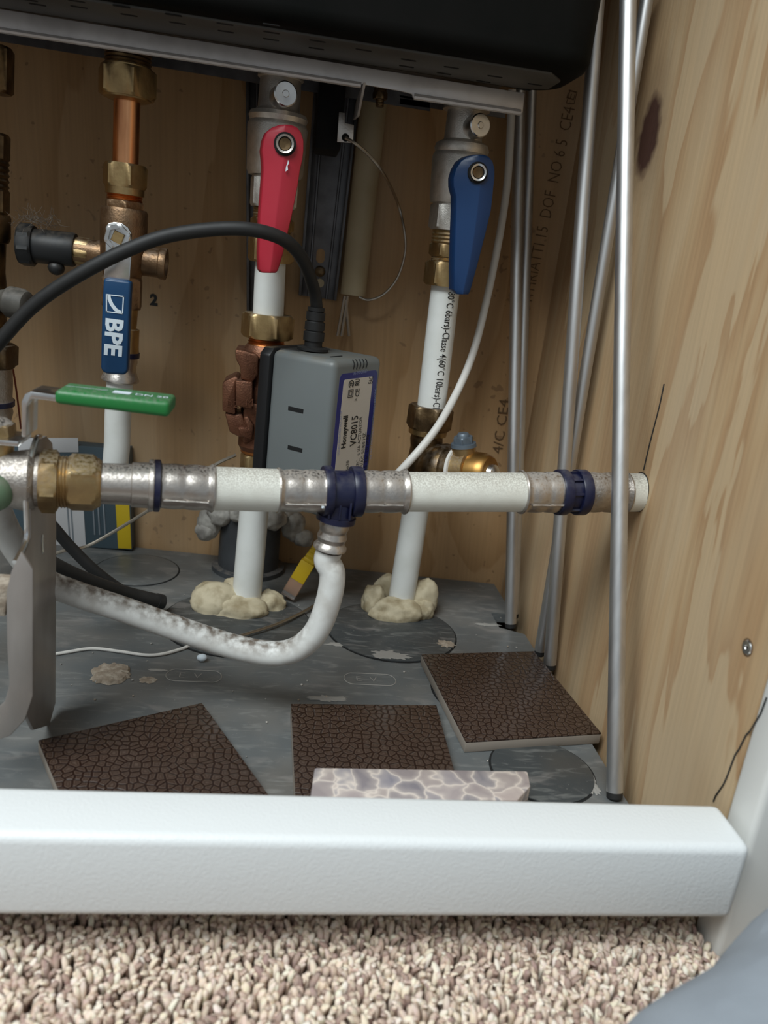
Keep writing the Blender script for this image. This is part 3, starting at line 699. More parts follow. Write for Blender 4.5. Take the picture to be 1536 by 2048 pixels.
# moulded cover: stepped at the upper front, all edges rounded
prf = [(0, zb), (0, zt), (La, zt), (La, zb)]
ah = obj('actuator_housing', prism([act(a, 0, z) for a, z in prf], rg * Wb, .0048, 4), 'grey', zv, 40)
obj('base_plate', prism([act(La, -.0015, zb), act(La, -.0015, zt - .004), act(La, .003, zt + .0005), act(La, Wb - .003, zt + .0005), act(La, Wb + .0015, zt - .004), act(La, Wb + .0015, zb)], lf * .0085, .0012), 'blackplate', zv)
obj('cover_lug', prism([act(La - .002, .006, zt - .001), act(La - .002, Wb - .008, zt - .001), act(La - .014, Wb - .012, zt - .001), act(La - .014, .010, zt - .001)], (0, 0, .0016), .0006), 'rubber', ah)
nl = -rg; nr = -lf                                           # outward normals of the left face and of the label face
def face_l(px, py):                                            # a pixel on the actuator's left face
    d = ray(px, py); t = (c0 - EYE).dot(rg) / d.dot(rg); return EYE + d * t
def face_r(px, py):
    d = ray(px, py); t = (c0 - EYE).dot(lf) / d.dot(lf); return EYE + d * t
for p, q in (((577, 812), (607, 819)), ((576, 890), (605, 897))):
    a, b = face_l(*p), face_l(*q); b.z = a.z
    obj('release_slot', prism([a, b, b + V((0, 0, -.0027)), a + V((0, 0, -.0027))], nl * .0002), 'slot', ah, 0)
for px in (708, 714.5, 721, 727.5, 734):
    b_ = (face_r(px, 733 - (px - 690) * .2) - c0).dot(rg); R4 = .0048
    obj('vent_slit', sweep([act(R4 - (R4 + .0001) * math.cos(t), b_ + .0009 * math.sin(t * 2), zt - R4 + (R4 + .0001) * math.sin(t)) for t in (-.55, -.1, .3, .7, 1.0)], .0004, 6, 3), 'slot', ah)
obj('seam_slit', sweep([act(.012, .012, zt + .0001), act(.012, .026, zt + .0001)], .0005, 6, 1), 'slot', ah)
# printed label on the end face: blue border, pale panel, lettering that reads upward
def onlab(b, z, off=.0001): return act(0, b, z) + nr * off
Lb0, Lb1 = (face_r(680, 751) - c0).dot(rg), (face_r(756, 737) - c0).dot(rg)
Lz1, Lz0 = (face_r(680, 751).z + face_r(756, 737).z) / 2, zb + .003
def rr_(b0, b1, z0, z1, r, off):
    out = []
    for cx, cz_, a0 in ((b1 - r, z1 - r, 0), (b0 + r, z1 - r, 90), (b0 + r, z0 + r, 180), (b1 - r, z0 + r, 270)):
        for i in range(5):
            a = math.radians(a0 + i * 22.5); out.append(onlab(cx + r * math.cos(a), cz_ + r * math.sin(a), off))
    return out
obj('label', prism(rr_(Lb0, Lb1, Lz0, Lz1, .004, .0), nr * .00012), 'labelblue', ah, 0, 'blue bordered label with cream panel')
obj('label_panel', prism(rr_(Lb0 + .0050, Lb1 - .0060, Lz0 + .004, Lz1 - .0040, .0018, .0001), nr * .0001), 'label', ah, 0)
def lab(s, p0, p1, hpx, m='ink', bold=0.):
    a, b = face_r(*p0), face_r(*p1); xd = b - a; wd = xd.length; hh = hpx * deep(a) / F / .70
    text('lettering', s, hh / abs(rg.dot(RT)), a + nr * .00032, xd, -rg, m, ah, bold=bold, width=wd, ext=.00004)
lab('Honeywell', (690, 896), (695, 831), 8.2, bold=.035)
lab('VC8015', (711, 890), (715.5, 830), 11.5, bold=.014)
lab('SEC.  6 VA ACTUATOR', (717, 934), (724, 833), 5.6); lab('0 VAC 50/60 HZ', (725, 939), (731, 865), 5.6)
lab('65 T6110 IP40', (732.5, 941), (738, 869), 5.4); lab('6a30', (695.5, 941), (697.5, 921), 5.2)
lab('CE', (717, 793), (718, 777), 7., bold=.02); lab('RU', (717, 771), (718.5, 757), 7.5, bold=.04); lab('EAC', (744, 767), (746, 753), 8., bold=.01)
lab('24', (713, 802), (713.3, 797), 4.5)
sq = face_r(700.5, 787)
for k, rr in ((.0024, .00025), (.0013, .00025)):
    obj('lettering', sweep([sq + rg * (sx * k * 1.25) + V((0, 0, sz * k)) + nr * .0003 for sx, sz in ((-1, -1), (1, -1), (1, 1), (-1, 1), (-1, -1))], rr, 4, 1), 'ink', ah)
sq = face_r(702, 768)
obj('lettering', sweep([sq + rg * (.0029 * math.cos(t)) + V((0, 0, .0023 * math.sin(t))) + nr * .0003 for t in [math.radians(a) for a in range(-60, 241, 20)]], .0004, 4, 1), 'ink', ah)
lab('SP', (704.5, 772), (705, 764), 5., bold=.02)
lab('DOUBLE INSULATED ACTUATOR', (677.5, 910), (683.5, 822), 3.2, 'labelpale')
lab('USE ONLY IDENTICAL ACTUATOR WHEN SERVICING', (741.5, 918), (752, 777), 3.2, 'labelpale')
a_, b_ = face_r(706, 750), face_r(733, 744.5)
text('lettering', 'RE-ENDORSED', .0030, a_ + nr * .0003, b_ - a_, (0, 0, 1), 'labelpale', ah, width=(b_ - a_).length, ext=.00004)

# black supply cable with ribbed gland
gl = at(629, 672, y=.545)
pc = thing('power_cable', gl, 'thick black cable arching left from the grey actuator across the valves', 'cable')
gx = Axis(at(627, 682, y=.545), at(634, 600, y=.545))
obj('cable', sweep([gx.at(640)[0], at(633, 612, y=.545), at(626, 572, y=.538), at(603, 515, y=.515), at(565, 478, y=.500), at(500, 459, y=.492), at(420, 459, y=.490), at(330, 473, y=.488), at(250, 502, y=.486), at(180, 537, y=.486), at(110, 579, y=.488), at(55, 622, y=.49), at(0, 682, y=.492), at(-50, 740, y=.495)], .0040, 18, 8), 'rubber', pc)
gp = []
for a, b, wd in ((681, 664, 42), (660, 644, 40), (640, 624, 38), (622, 615, 34)):
    gp += [(a, wd - 5), (a, wd), (b, wd), (b, wd - 5)]
gq = gx.at(681)[0]; gf = V((gq.x, gq.y, zt + .0008))
obj('cable_gland', join(turn(gx, gp, 24), lathe(gf, V((0, 0, 1)), [(0, .0105), (.0016, .0105), (.0022, .0085), (.0024, .0060), (max(.003, gq.z - gf.z + .001), .0060)], 28)), 'rubber', pc)

# ================================================================== lower mid pipe and foam
wm = thing('white_pipe', AXM.at(1230)[0], 'white pipe going down into the yellowish foam left of the bend', 'pipe', 'white plastic pipes')
obj('tube', turn(AXM, [(964, 58), (1100, 58), (1232, 57)], 36), 'white', wm)
AXB2 = Axis(at(863, 812, y=.58), at(838, 980, y=.58), at(797, 1232, y=.582))
wp2 = thing('white_pipe', AXB.at(812)[0], 'white pipe with black printing between blue-lever valve and dark brass tee', 'pipe', 'white plastic pipes')
obj('tube', turn(AXB, [(571, 58), (818, 57)], 36), 'white', wp2)
pa, pb = AXB.at(578)[0], AXB.at(808)[0]; pd = (pb - pa).normalized(); prx = AXB.rad(690, 57.8) + .00018
side = V((1, 0, 0)); side = (side - pd * side.dot(pd)).normalized(); front = V((0, -1, 0)); front = (front - pd * front.dot(pd)).normalized()
def wrp(tx_, ty):
    a = (ty - .0027) / prx + math.radians(17 - 9 * tx_ / .1)
    return pa + pd * (tx_ + .001) + side * (prx * math.sin(a)) + front * (prx * math.cos(a))
text('printed_lettering', '80°C 6bars)-Classe 4(60°C 10bars)-Cl', .0078, pa, pd, side, 'ink', wp2, wrap=wrp, width=(pb - pa).length, bold=.006)
wl2 = thing('white_pipe', AXB2.at(1232)[0], 'white pipe going down into pale foam on the round plug', 'pipe', 'white plastic pipes')
obj('tube', turn(AXB2, [(955, 53), (1100, 53), (1234, 52)], 36), 'white', wl2)

# dark brass tee with a drain cap to the right
tv = thing('drain_tee', AXB2.at(960)[0], 'dark brass tee with a blue-grey screw cap and gold end cap, behind the long pipe', 'valve')
obj('hex_nut', nut(AXB2, 812, 857, 92, .35), 'darkbrass', tv); obj('nut_collar', turn(AXB2, [(855, 74), (858, 78), (868, 76), (870, 66)]), 'brass', tv)
obj('body', turn(AXB2, [(868, 62), (880, 66), (895, 60), (960, 70)]), 'darkbrass', tv)
dax = Axis(at(850, 938, y=.577), at(990, 948, y=.535), by='x')
obj('drain_body', turn(dax, [(852, 74), (862, 92), (876, 104), (892, 108), (900, 100), (902, 92), (916, 90)]), 'darkbrass', tv)
obj('gasket', turn(dax, [(914, 92), (915, 102), (920, 102), (921, 92)]), 'cablewhite', tv)
sst = []
obj('knurled_ring', lathe(dax.at(921)[0], dax.at(921)[1], [(0, dax.rad(930, 90)), (0, dax.rad(930, 97), .96), (.0095, dax.rad(940, 94), .96), (.010, dax.rad(940, 84))], 160, 40), 'brass', tv)
obj('end_cap', turn(dax, [(944, 78), (947, 84), (966, 82), (978, 74), (981, 66), (982, 34)]), 'capbrass', tv)
obj('cap_centre', turn(dax, [(982, 40), (990, 36), (994, 20)]), 'zinc', tv)
nax = Axis(at(928, 915, y=.552), at(926, 860, y=.552))
obj('neck', turn(nax, [(915, 50), (893, 48)]), 'brass', tv)
obj('screw_cap', join(turn(nax, [(893, 52), (886, 50)]), nut(nax, 889, 873, 42, .2), turn(nax, [(873, 26), (868, 24), (866, 20)], 20)), 'bluegrey', tv)

# foam lumps
def lumps(name, specs, label, m='foam', flat=0.):
    t = join(*[blob(c, r, .20, 1.5, 4, i * 3.1 + len(specs), flat) for i, (c, r) in enumerate(specs)])
    return tag(obj(name, t, m, None, 60), label, 'foam')
g = lambda px, py: at(px, py, z=0)
c = AXM.at(1226)[0]
lumps('foam_lump', [(c + V((-.022, -.003, .010)), (.020, .017, .015)), (c + V((-.004, -.010, .006)), (.023, .014, .013)), (c + V((.017, .004, .006)), (.014, .012, .012)), (c + V((-.008, .016, .008)), (.014, .010, .014))], 'yellowish foam lump round the foot of the pipe left of the white bend')
c = AXB2.at(1228)[0]
lumps('foam_lump', [(c + V((-.021, .004, .008)), (.010, .011, .014)), (c + V((-.004, -.011, .006)), (.021, .011, .012)), (c + V((.018, .004, .013)), (.013, .012, .018)), (c + V((-.010, .020, .010)), (.011, .008, .015)), (c + V((.016, -.006, .007)), (.010, .009, .010))], 'pale knobbly foam lump round the pipe foot on the round plug')
dcx = at(494, 1150, z=0); dcx.z = 0; dcx = dcx + V((0, .015, 0))
dr = thing('drain_socket', dcx, 'dark grey drain socket on the floor behind the foam-footed pipe', 'pipe')
obj('socket', lathe(dcx, V((0, 0, 1)), [(0, .031), (.004, .031), (.005, .026), (.052, .0255), (.052, .022), (.03, .022)], 40), 'drain', dr)
ds = [(dcx + V((.027 * math.cos(a), .020 * math.sin(a) - .004, .056 + .004 * math.sin(a * 3))), (.012, .010, .010)) for a in [i * .9 for i in range(7)]]
ds += [(dcx + V((-.034, -.010, .044)), (.010, .008, .014)), (dcx + V((.036, -.010, .045)), (.010, .008, .013)), (dcx + V((.045, -.012, .036)), (.009, .007, .008)), (dcx + V((-.036, -.012, .036)), (.009, .007, .008))]
lumps('wadding', ds, 'crumpled grey foam wadding stuffed round the mouth of the drain socket', 'wad', None)

# ================================================================== long press-fitted pipe across the front
AXH = Axis(at(110, 963, y=.388), at(330, 972, y=.397), at(490, 980, y=.404), at(690, 983, y=.412), at(930, 984, y=.4215), at(1292, 985, x=XR + .004), by='x')
run = thing('pipe_run', AXH.at(640)[0], 'long dusty white pipe run with steel press sleeves and navy fittings across the front', 'pipe')
obj('hex_nut', nut(AXH, 80, 117, 128, .2), 'brass', run)
obj('thread_ring', thread(AXH, 115, 141, 106, 4, .05), 'brass', run)
obj('hex_nut', nut(AXH, 137, 193, 118, .5), 'brass', run); obj('nut_collar', turn(AXH, [(190, 104), (198, 98), (203, 90)]), 'brass', run)
obj('steel_coupler', turn(AXH, [(198, 82), (262, 83), (264, 90), (296, 92), (297, 102), (300, 105), (306, 105), (309, 100)], 40), 'steel', run)
obj('seal_ring', turn(AXH, [(308, 100), (309, 105), (319, 105), (321, 98)], 40), 'navy', run)
def sleeve(a, b, wd, flange, m='steel', ax=AXH, fl=10):
    """Pressed sleeve: two rounded crimps and a flared lip at one end."""
    sg = 1 if flange > 0 else -1; p0, p1 = (a, b) if sg > 0 else (b, a); st = []
    L_ = (p1 - p0)
    for t, k in ((0, .96), (.03, .985), (.06, .965), (.12, .98), (.26, 1.), (.40, .98), (.455, .945), (.51, .98), (.66, 1.), (.80, .98), (.86, .955), (.90, .975), (.94, 1.03), (.97, 1.07), (1., 1.05), (1.0, .9)):
        st.append((p0 + L_ * t, wd * k))
    if sg < 0: st = st[::-1]
    return obj('press_sleeve', turn(ax, st, 40), m, run)
def seam(a, b, wd, m='steel'):
    pts = []
    for i in range(9):
        v = a + (b - a) * i / 8; Pq, d = AXH.at(v); r = AXH.rad(v, wd * (1.0 + .012 * math.cos(i * 1.57)))
        n = (EYE - Pq); n = (n - d * n.dot(d)).normalized(); dn = V((0, 0, -1)); an = math.radians(22); dn = (dn - d * dn.dot(d)).normalized()
        n = (n - dn * n.dot(dn)).normalized(); pts.append(Pq + (n * math.cos(an) + dn * math.sin(an)) * r)
    obj('crimp_seam', sweep(pts, .0006, 6, 3), m, run)
sleeve(320, 427, 92, 1); seam(326, 415, 92)
obj('tube', turn(AXH, [(424, 88), (557, 86)], 40), 'dustpipe', run)
sleeve(554, 648, 87, -1); seam(566, 645, 87)
def ringpart(a, b, wd, m='navy'): return obj('collar', turn(AXH, [(a, wd - 10), (a, wd - 2), (a + 2, wd), (b - 2, wd), (b, wd - 2), (b, wd - 10)], 40), m, run)
ringpart(645, 661, 103); ringpart(701, 722, 102)
obj('tee_body', turn(AXH, [(655, 84), (710, 84)], 40), 'navy', run)
T0, td = AXH.at(683); dnv = V((-.10, 0, -1)).normalized()
obj('tee_branch', join(lathe(T0, dnv, [(.004, .0098), (.0135, .0098), (.0135, .0108), (.0165, .0108), (.0168, .0085)], 32),
    *[box(T0 + dnv * .006 + V((sx * .0055 - .0006, -.0105, -.007)), (.0012, 0, 0), (0, .004, 0), (0, 0, .010), .0003) for sx in (-1, 0, 1)]), 'navy', run)
for px in (646, 722): obj('sight_tab', blob(AXH.at(px)[0] + V((0, -.0112, -.0055)), (.0011, .0009, .0007), .1, 2, 1), 'print_white', run)
sleeve(720, 811, 86, 1); seam(725, 797, 86)
obj('tube', turn(AXH, [(808, 80), (1046, 79)], 40), 'dustpipe', run)
sleeve(1040, 1124, 83, -1); seam(1052, 1120, 83)
obj('coupling_body', turn(AXH, [(1115, 76), (1168, 76)], 40), 'navy', run)
ringpart(1113, 1131, 92); ringpart(1150, 1169, 92)
for aa in (0.2, .9, 1.6, 2.3, 3.0, 3.8, 4.7, 5.5):
    Pq, d = AXH.at(1140); x_, y_ = frame(d); n = x_ * math.cos(aa) + y_ * math.sin(aa); r = AXH.rad(1140, 78)
    obj('coupling_rib', box(Pq + n * (r * .97) - d * .006 - n.cross(d) * .0007, d * .012, n * .0014, n.cross(d) * .0014), 'navy', run, 0)
sleeve(1166, 1249, 81, 1, 'dustysteel')
obj('tube', turn(AXH, [(1244, 77), (1291, 77)], 40), 'dustpipe', run)
Pw = AXH.at(1290)[0]
obj('wall_hole', lathe(V((XR - .0004, Pw.y, Pw.z)), V((1, 0, 0)), [(0, AXH.rad(1290, 80)), (.0006, AXH.rad(1290, 80))], 32), 'ink', wr)
# branch sleeve and white bend
BR = Axis(T0 + dnv * .012, T0 + dnv * .055)
b0, b1 = T0 + dnv * .0165, T0 + dnv * .034
rb = .0073
obj('branch_sleeve', lathe(b0, dnv, [(0, rb), (.0008, rb * 1.05), (.0035, rb * 1.13), (.006, rb * 1.02), (.0065, rb), (.007, rb * 1.02), (.0098, rb * 1.13), (.0125, rb), (.0135, rb * 1.08), (.015, rb * 1.25), (.0165, rb * 1.27), (.017, rb * 1.1)], 36), 'steel', run)
bend = thing('bent_pipe', T0 + dnv * .07, 'dirty white pipe bending from the navy tee down and away left behind the bracket', 'pipe', 'white plastic pipes')
bp_ = [b0 + dnv * .0180, b0 + dnv * .024, at(665, 1150, y=.4105), at(656, 1205, y=.411), at(633, 1262, y=.413), at(595, 1297, y=.416), at(545, 1307, y=.419), at(470, 1294, y=.422), at(370, 1262, y=.424), at(250, 1220, y=.425), at(150, 1187, y=.425), at(90, 1162, y=.424), at(50, 1120, y=.421), at(20, 1075, y=.417), at(2, 1040, y=.412), at(-12, 1005, y=.405)]
obj('tube', sweep(bp_, .0072, 26, 8), 'dirtpipe', bend)

# ================================================================== valve with green lever, and its steel bracket
gv = thing('lever_valve', AXH.at(40)[0], 'dusty brass valve at the left edge with a long green lever', 'valve')
obj('body', turn(AXH, [(-110, 110), (-60, 124), (-20, 118), (0, 112), (30, 116), (60, 126), (66, 118), (72, 104), (82, 104)], 40), 'dustysteel', gv)
obj('drain_knob', blob(at(-8, 985, y=.372), (.0075, .006, .0088), .03, 1, 3), mat('dull_green', (.10, .16, .09), .5, dust=.6), gv)
sx0 = Axis(at(-12, 905, y=.386), at(-20, 830, y=.386))
obj('stem', turn(sx0, [(920, 70), (890, 78), (878, 70)]), 'brass', gv)
obj('stem_nut', nut(sx0, 872, 846, 92, .5), 'brass', gv); obj('stem_washer', turn(sx0, [(848, 84), (838, 60), (834, 30)]), 'dustysteel', gv)
zl = at(20, 876, y=.386).z
lev = obj('lever', join(
    abox(at(-60, 876, y=.386).x, at(50, 876, y=.386).x, .376, .396, zl - .0013, zl + .0013, .0005),
    prism([at(px, py, y=.377) for px, py in ((43, 874), (52, 874), (53, 815), (58, 802), (66, 797), (112, 803), (112, 790), (62, 783), (50, 788), (43, 803))], (0, .018, 0), .0004)), 'zinc', gv)
gpt = [at(px, py, y=.374) for px, py in ((108, 780), (340, 805), (338, 836), (108, 808))]
gz = obj('grip', prism(gpt, (0, .023, 0), .0022, 4), 'green', lev)
gt = (gpt[1] - gpt[0]).normalized(); gn = V((0, 1, 0)); gn2 = gn.cross(gt) * -1
def ongrip(t, y): return gpt[0] + gt * t + V((0, y, 0)) + gt.cross(V((0, 1, 0))) * .0001
for t0, t1, y0, y1 in ((.002, .021, .0125, .0131), (.0235, .0315, .008, .0145),):
    q = [ongrip(t0, y0), ongrip(t1, y0), ongrip(t1, y1), ongrip(t0, y1)]
    obj('printed_mark', (q, [(0, 1, 2, 3)]), 'print_white', lev, 0)
text('printed_mark', 'DN 20', .0055, ongrip(.0335, .0085), gt, (0, 1, 0), 'print_white', lev, bold=.01)
sb = thing('support_bracket', at(60, 1450, y=.39), 'bent stainless bracket standing on the floor and carrying the pipe run, left', 'bracket')
wx = -.114
web = [(72, 878), (62, 910), (54, 950), (51, 985), (53, 1040), (53, 1075), (45, 1098), (30, 1125), (30, 1400), (60, 1460), (92, 1452), (104, 1405), (105, 1060), (103, 950), (97, 885), (85, 871)]
wpts = [at(px, py, x=wx) for px, py in web]
for q in wpts: q.z = max(q.z, .0005)
obj('web', prism(wpts, (.002, 0, 0), .0005), 'brushed', sb)
ed = [at(px, py, x=wx + .001) for px, py in web[:8]]
obj('rolled_edge', sweep([at(80, 873, x=wx + .001)] + ed, .0013, 8, 3), 'zinc', sb)
fy = wpts[8].y
fpts = [at(px, py, y=fy) for px, py in ((42, 1103), (22, 1143), (12, 1185), (13, 1290), (18, 1370), (8, 1405), (-30, 1440), (-30, 1490), (20, 1473), (50, 1440), (66, 1392), (66, 1140))]
for q in fpts: q.z = max(q.z, .0005)
obj('flange', prism(fpts, (0, .0025, 0), .0008), 'brushed', sb)
obj('slot_hole', blob(at(86, 1088, x=wx + .0022), (.0004, .0022, .0055), 0, 1, 2), 'zinc', sb)
tag(obj('cable_clip', prism([at(px, py, y=fy + .0030) for px, py in ((-20, 1166), (18, 1168), (10, 1235), (-20, 1230))], (0, .012, 0), .001), 'plaster'), 'small beige plastic clip half hidden left of the steel bracket', 'clip')

# black hoses and loose wires lower left
h1 = [at(60, 1000, y=.52), at(105, 1052, y=.525), at(145, 1098, y=.53), at(200, 1150, y=.535), at(262, 1190, y=.545), at(326, 1206, y=.555)]
h2 = [at(-40, 1030, y=.455), at(0, 1058, y=.46), at(50, 1092, y=.47), at(110, 1132, y=.48), at(180, 1164, y=.50), at(250, 1187, y=.525), at(322, 1204, y=.540)]
for q, r, lb in ((h1, .0039, 'thin black cable lying over the wider one behind the steel bracket'), ([V((-.42, .50, .0055)), V((-.30, .47, .012)), V((-.21, .455, .030))] + h2, .0052, 'thick black cable running behind the bracket, above the white bend')):
    t = thing('black_cable', q[-1], lb, 'cable', 'black cables on the floor'); obj('cable', sweep(q, r, 16, 8), 'rubber', t)
    e = q[-1]; d = (q[-1] - q[-2]).normalized(); obj('end_cap', lathe(e, d, [(-.004, r * 1.08), (.001, r * 1.08), (.0015, r * .7)], 16), 'rubber', t)
def wire(pts, r, m, label): return tag(obj('loose_wire', sweep(pts, r, 8, 8), m), label, 'wire', 'loose wires')
wire([at(108, 1108, y=.56), at(135, 1100, y=.565), at(175, 1092, y=.575), at(230, 1062, y=.58), at(295, 1022, y=.58), at(370, 975, y=.58), at(430, 930, y=.585), at(472, 910, y=.59)], .0013, 'wire', 'stiff grey wire slanting up from bracket to behind the white pipe')
def fw(px, py, h=.0014): q = at(px, py, z=h); return q
wire([fw(105, 1309), fw(135, 1304), fw(185, 1297), fw(240, 1303), fw(290, 1310), fw(325, 1308), fw(365, 1297), fw(385, 1288)], .0011, 'cablewhite', 'pale bowed wire lying on the grey floor right of the bracket')
wire([fw(460, 1278, .004), fw(500, 1266, .004), fw(560, 1246, .004), fw(610, 1222, .003), fw(645, 1200), fw(665, 1185)], .0012, 'wire', 'grey wire lying past the foam lump towards the white bend')
tag(obj('pebble', blob(at(404, 1315, z=.003), (.0035, .0028, .0026), .1, 2, 2), 'print_white'), 'small white pebble on the floor under the dirty white bend', 'pebble')

# ================================================================== white data cable with yellow plug
nc = thing('network_cable', at(580, 1185, z=.004), 'white data cable with a yellow plug hanging to the floor', 'cable')
obj('cable', sweep([at(1024, 180, y=.625), at(1021, 260, y=.625), at(1016, 350, y=.622), at(1006, 430, y=.618), at(991, 515, y=.612), at(971, 610, y=.603), at(948, 700, y=.592), at(917, 778, y=.575), at(872, 858, y=.555), at(812, 930, y=.545), at(755, 985, y=.555), at(690, 1040, y=.575), at(650, 1075, y=.590), at(630, 1098, y=.594)], .0029, 16, 8), 'cablewhite', nc)
pA, pB = at(641, 1084, y=.592), at(576, 1192, z=.0045); pdv = (pB - pA).normalized(); Lp = (pB - pA).length
sd = pdv.cross(V((0, -1, .6))).normalized(); pn = sd.cross(pdv).normalized()
def plugbox(t0, t1, w0, w1, h0, h1): 
    a, b = pA + pdv * (Lp * t0), pA + pdv * (Lp * t1)
    vs = [a + sd * sx * w0 + pn * sy * h0 for sx, sy in ((-1, -1), (1, -1), (1, 1), (-1, 1))] + [b + sd * sx * w1 + pn * sy * h1 for sx, sy in ((-1, -1), (1, -1), (1, 1), (-1, 1))]
    return bevelled(vs, [(0, 1, 2, 3), (7, 6, 5, 4)] + [(i, (i + 1) % 4, (i + 1) % 4 + 4, i + 4) for i in range(4)], .0006)
bt = obj('boot', join(*[plugbox(.02 + i * .07, .065 + i * .07, .0036 + i * .0003, .0038 + i * .0003, .0034 + i * .0002, .0036 + i * .0002) for i in range(5)], plugbox(0, .36, .0030, .0044, .0028, .0040), plugbox(.36, .70, .0058, .0058, .0042, .0040)), 'plugyellow', nc)
obj('clip_slot', prism([pA + pdv * (Lp * .50) - sd * .004 - pn * .0043, pA + pdv * (Lp * .55) - sd * .004 - pn * .0043, pA + pdv * (Lp * .55) + sd * .003 - pn * .0043, pA + pdv * (Lp * .50) + sd * .003 - pn * .0043], pn * .0004), 'slot', nc, 0)
obj('plug', plugbox(.66, 1., .0057, .0057, .0038, .0036), 'clear', nc)
obj('contact_strip', plugbox(.56, .93, .0060, .0060, .0026, .0024), 'gold', nc)

# ================================================================== things on the back wall
def channel(L_, label, screw=True):
    tl, tr_, br_, bl_ = [on_back(*p, .004) for p in L_]
    t = thing('wall_rail', (bl_ + br_) / 2, label, 'bracket')
    obj('rail_plate', prism([tl, tr_, br_, bl_], (0, .002, 0), .0004), 'wall_steel', t)
    dvx = (tr_ - tl).normalized()
    for a, b, s in ((tl, bl_, 1), (tr_, br_, -1)):
        obj('rail_flange', prism([a, a + dvx * .0022 * s, b + dvx * .0022 * s, b], (0, -.006, 0), .0005), 'wall_steel', t)
        obj('rail_rib', sweep([a + dvx * s * .008 + V((0, -.0003, 0)), b + dvx * s * .008 + V((0, -.0003, 0))], .0011, 6, 1), 'wall_steel', t)
    return t
r1 = channel(((630, 150), (722, 165), (672, 601), (597, 590)), 'dark steel rail with a slotted hole screwed to back wall beside red lever')
def rp(px, py, off=.0043): return on_back(px, py, off)
for cy_, hh, m in ((512, 14, 'ply_back'), (566, 8, 'beige')):
    c_ = rp(641 if cy_ < 540 else 640, cy_); rw = .0034; hv = hh * deep(c_) / F
    obj('rail_slot', prism([c_ + V((rw * math.cos(t), -.0002, math.copysign(max(0, hv - rw), math.sin(t)) + rw * math.sin(t))) for t in [2 * math.pi * (i + .5) / 16 for i in range(16)]], (0, .0003, 0)), m, r1, 0)
sc_ = rp(640, 543); s1 = obj('screw', lathe(sc_, V((0, -1, 0)), [(-.001, .0044), (.0012, .0042), (.002, .0030), (.0021, .001)], 20), 'darkbrass', r1)
r2 = channel(((492, 110), (575, 122), (562, 648), (494, 640)), 'dark steel rail on the back wall half hidden behind the red-lever valve')
bt_ = thing('beige_tube', on_back(708, 590, .014), 'beige tube slanting on the back wall right of the dark rail', 'tube')
obj('tube', sweep([on_back(757, 120, .013), on_back(706, 590, .013)], .0101, 28, 1), 'beige', bt_)
for a_, b_ in (((690, 592), (675, 672)), ((696, 592), (683, 672)), ((692, 600), (698, 672))):
    obj('tube_wire', sweep([on_back(*a_, .016), on_back(*b_, .016)], .0014, 8, 1), 'wire', bt_)
cw = [at(691, 276, y=.586), at(712, 288, y=.584), at(742, 315, y=.59), at(770, 352, y=.60)] + [on_back(px, py, .022) for px, py in ((795, 405), (808, 460), (810, 505), (795, 555), (768, 588), (738, 600), (718, 594))]
wire(cw, .0011, 'wire', 'thin bowed wire looping from the hook plate round the beige tube')

# carton against the back wall
ct = thing('carton', on_back(150, 1095, .02), 'white, blue and yellow printed carton standing against the back wall, lower left', 'box')
def cq(pts, off, dv, m, name): return obj(name, prism([on_back(*p, off) for p in pts], (0, dv, 0), .0004), m, ct)
cq(((20, 880), (258, 900), (264, 1100), (20, 1085)), .018, .016, 'cartonblue', 'box_body')
cq(((36, 876), (156, 876), (157, 905), (36, 905)), .0186, .0008, 'cartonwhite', 'white_panel')
cq(((100, 1000), (166, 1000), (172, 1094), (100, 1091)), .0186, .0008, 'cartonwhite', 'white_panel')
cq(((230, 1000), (258, 1000), (263, 1098), (236, 1097)), .0186, .0008, 'yellow', 'yellow_band')
for x0 in (132, 139): cq(((x0, 1000), (x0 + 3, 1000), (x0 + 10, 1094), (x0 + 7, 1094)), .0190, .0005, 'stripe', 'printed_stripe')
for x0 in (184, 194, 205): cq(((x0, 1008), (x0 + 3, 1008), (x0 + 7, 1070), (x0 + 4, 1070)), .0188, .0005, 'stripe', 'printed_stripe')

# ================================================================== aluminium tubes in the right corner
def tube(bot, top, r, label, tip=True):
    d = (top - bot).normalized(); t = thing('aluminium_tube', bot, label, 'tube', 'aluminium tubes in the right corner')
    obj('tube', lathe(bot, d, [(.004, r), ((top - bot).length, r)], 28), 'alu', t)
    obj('rubber_tip', lathe(bot, d, [(0, r * .8), (.0008, r * .96), (.0045, r * .96)], 24), 'rubber', t)
    return t
def ext(a, b, k): return a + (b - a) * k
bA = at(1229, 1597, z=.0005); tA = at(1256, 5, y=.49); tube(bA, ext(bA, tA, 1.06), .00455, 'thickest-looking aluminium tube, standing nearest the front beside the white sill')
bB = at(1101, 1322, x=.2085); tB = at(1183, 165, y=.545); bB = ext(tB, bB, 1.01); bB.z = .0005; tube(bB, ext(bB, tB, 1.2), .00455, 'aluminium tube standing behind the corner of the rightmost brown tile')
bC = at(1079, 1303, x=.2070); tC = at(1290, 20, y=.535); bC = ext(tC, bC, 1.02); bC.z = .0005; tube(bC, ext(bC, tC, 1.05), .0040, 'slanting aluminium tube crossing behind two others up to the right wall')
bD = at(1021, 1256, z=.0005); tD = at(1038, 230, y=.638); tube(bD, ext(bD, tD, 1.2), .00455, 'aluminium tube standing in the black notch at the back right corner')
bE = at(1027, 1236, z=.0005); tE = at(1062, 200, y=.648); tube(bE, ext(bE, tE, 1.2), .0042, 'aluminium tube mostly hidden behind the one in the corner notch')

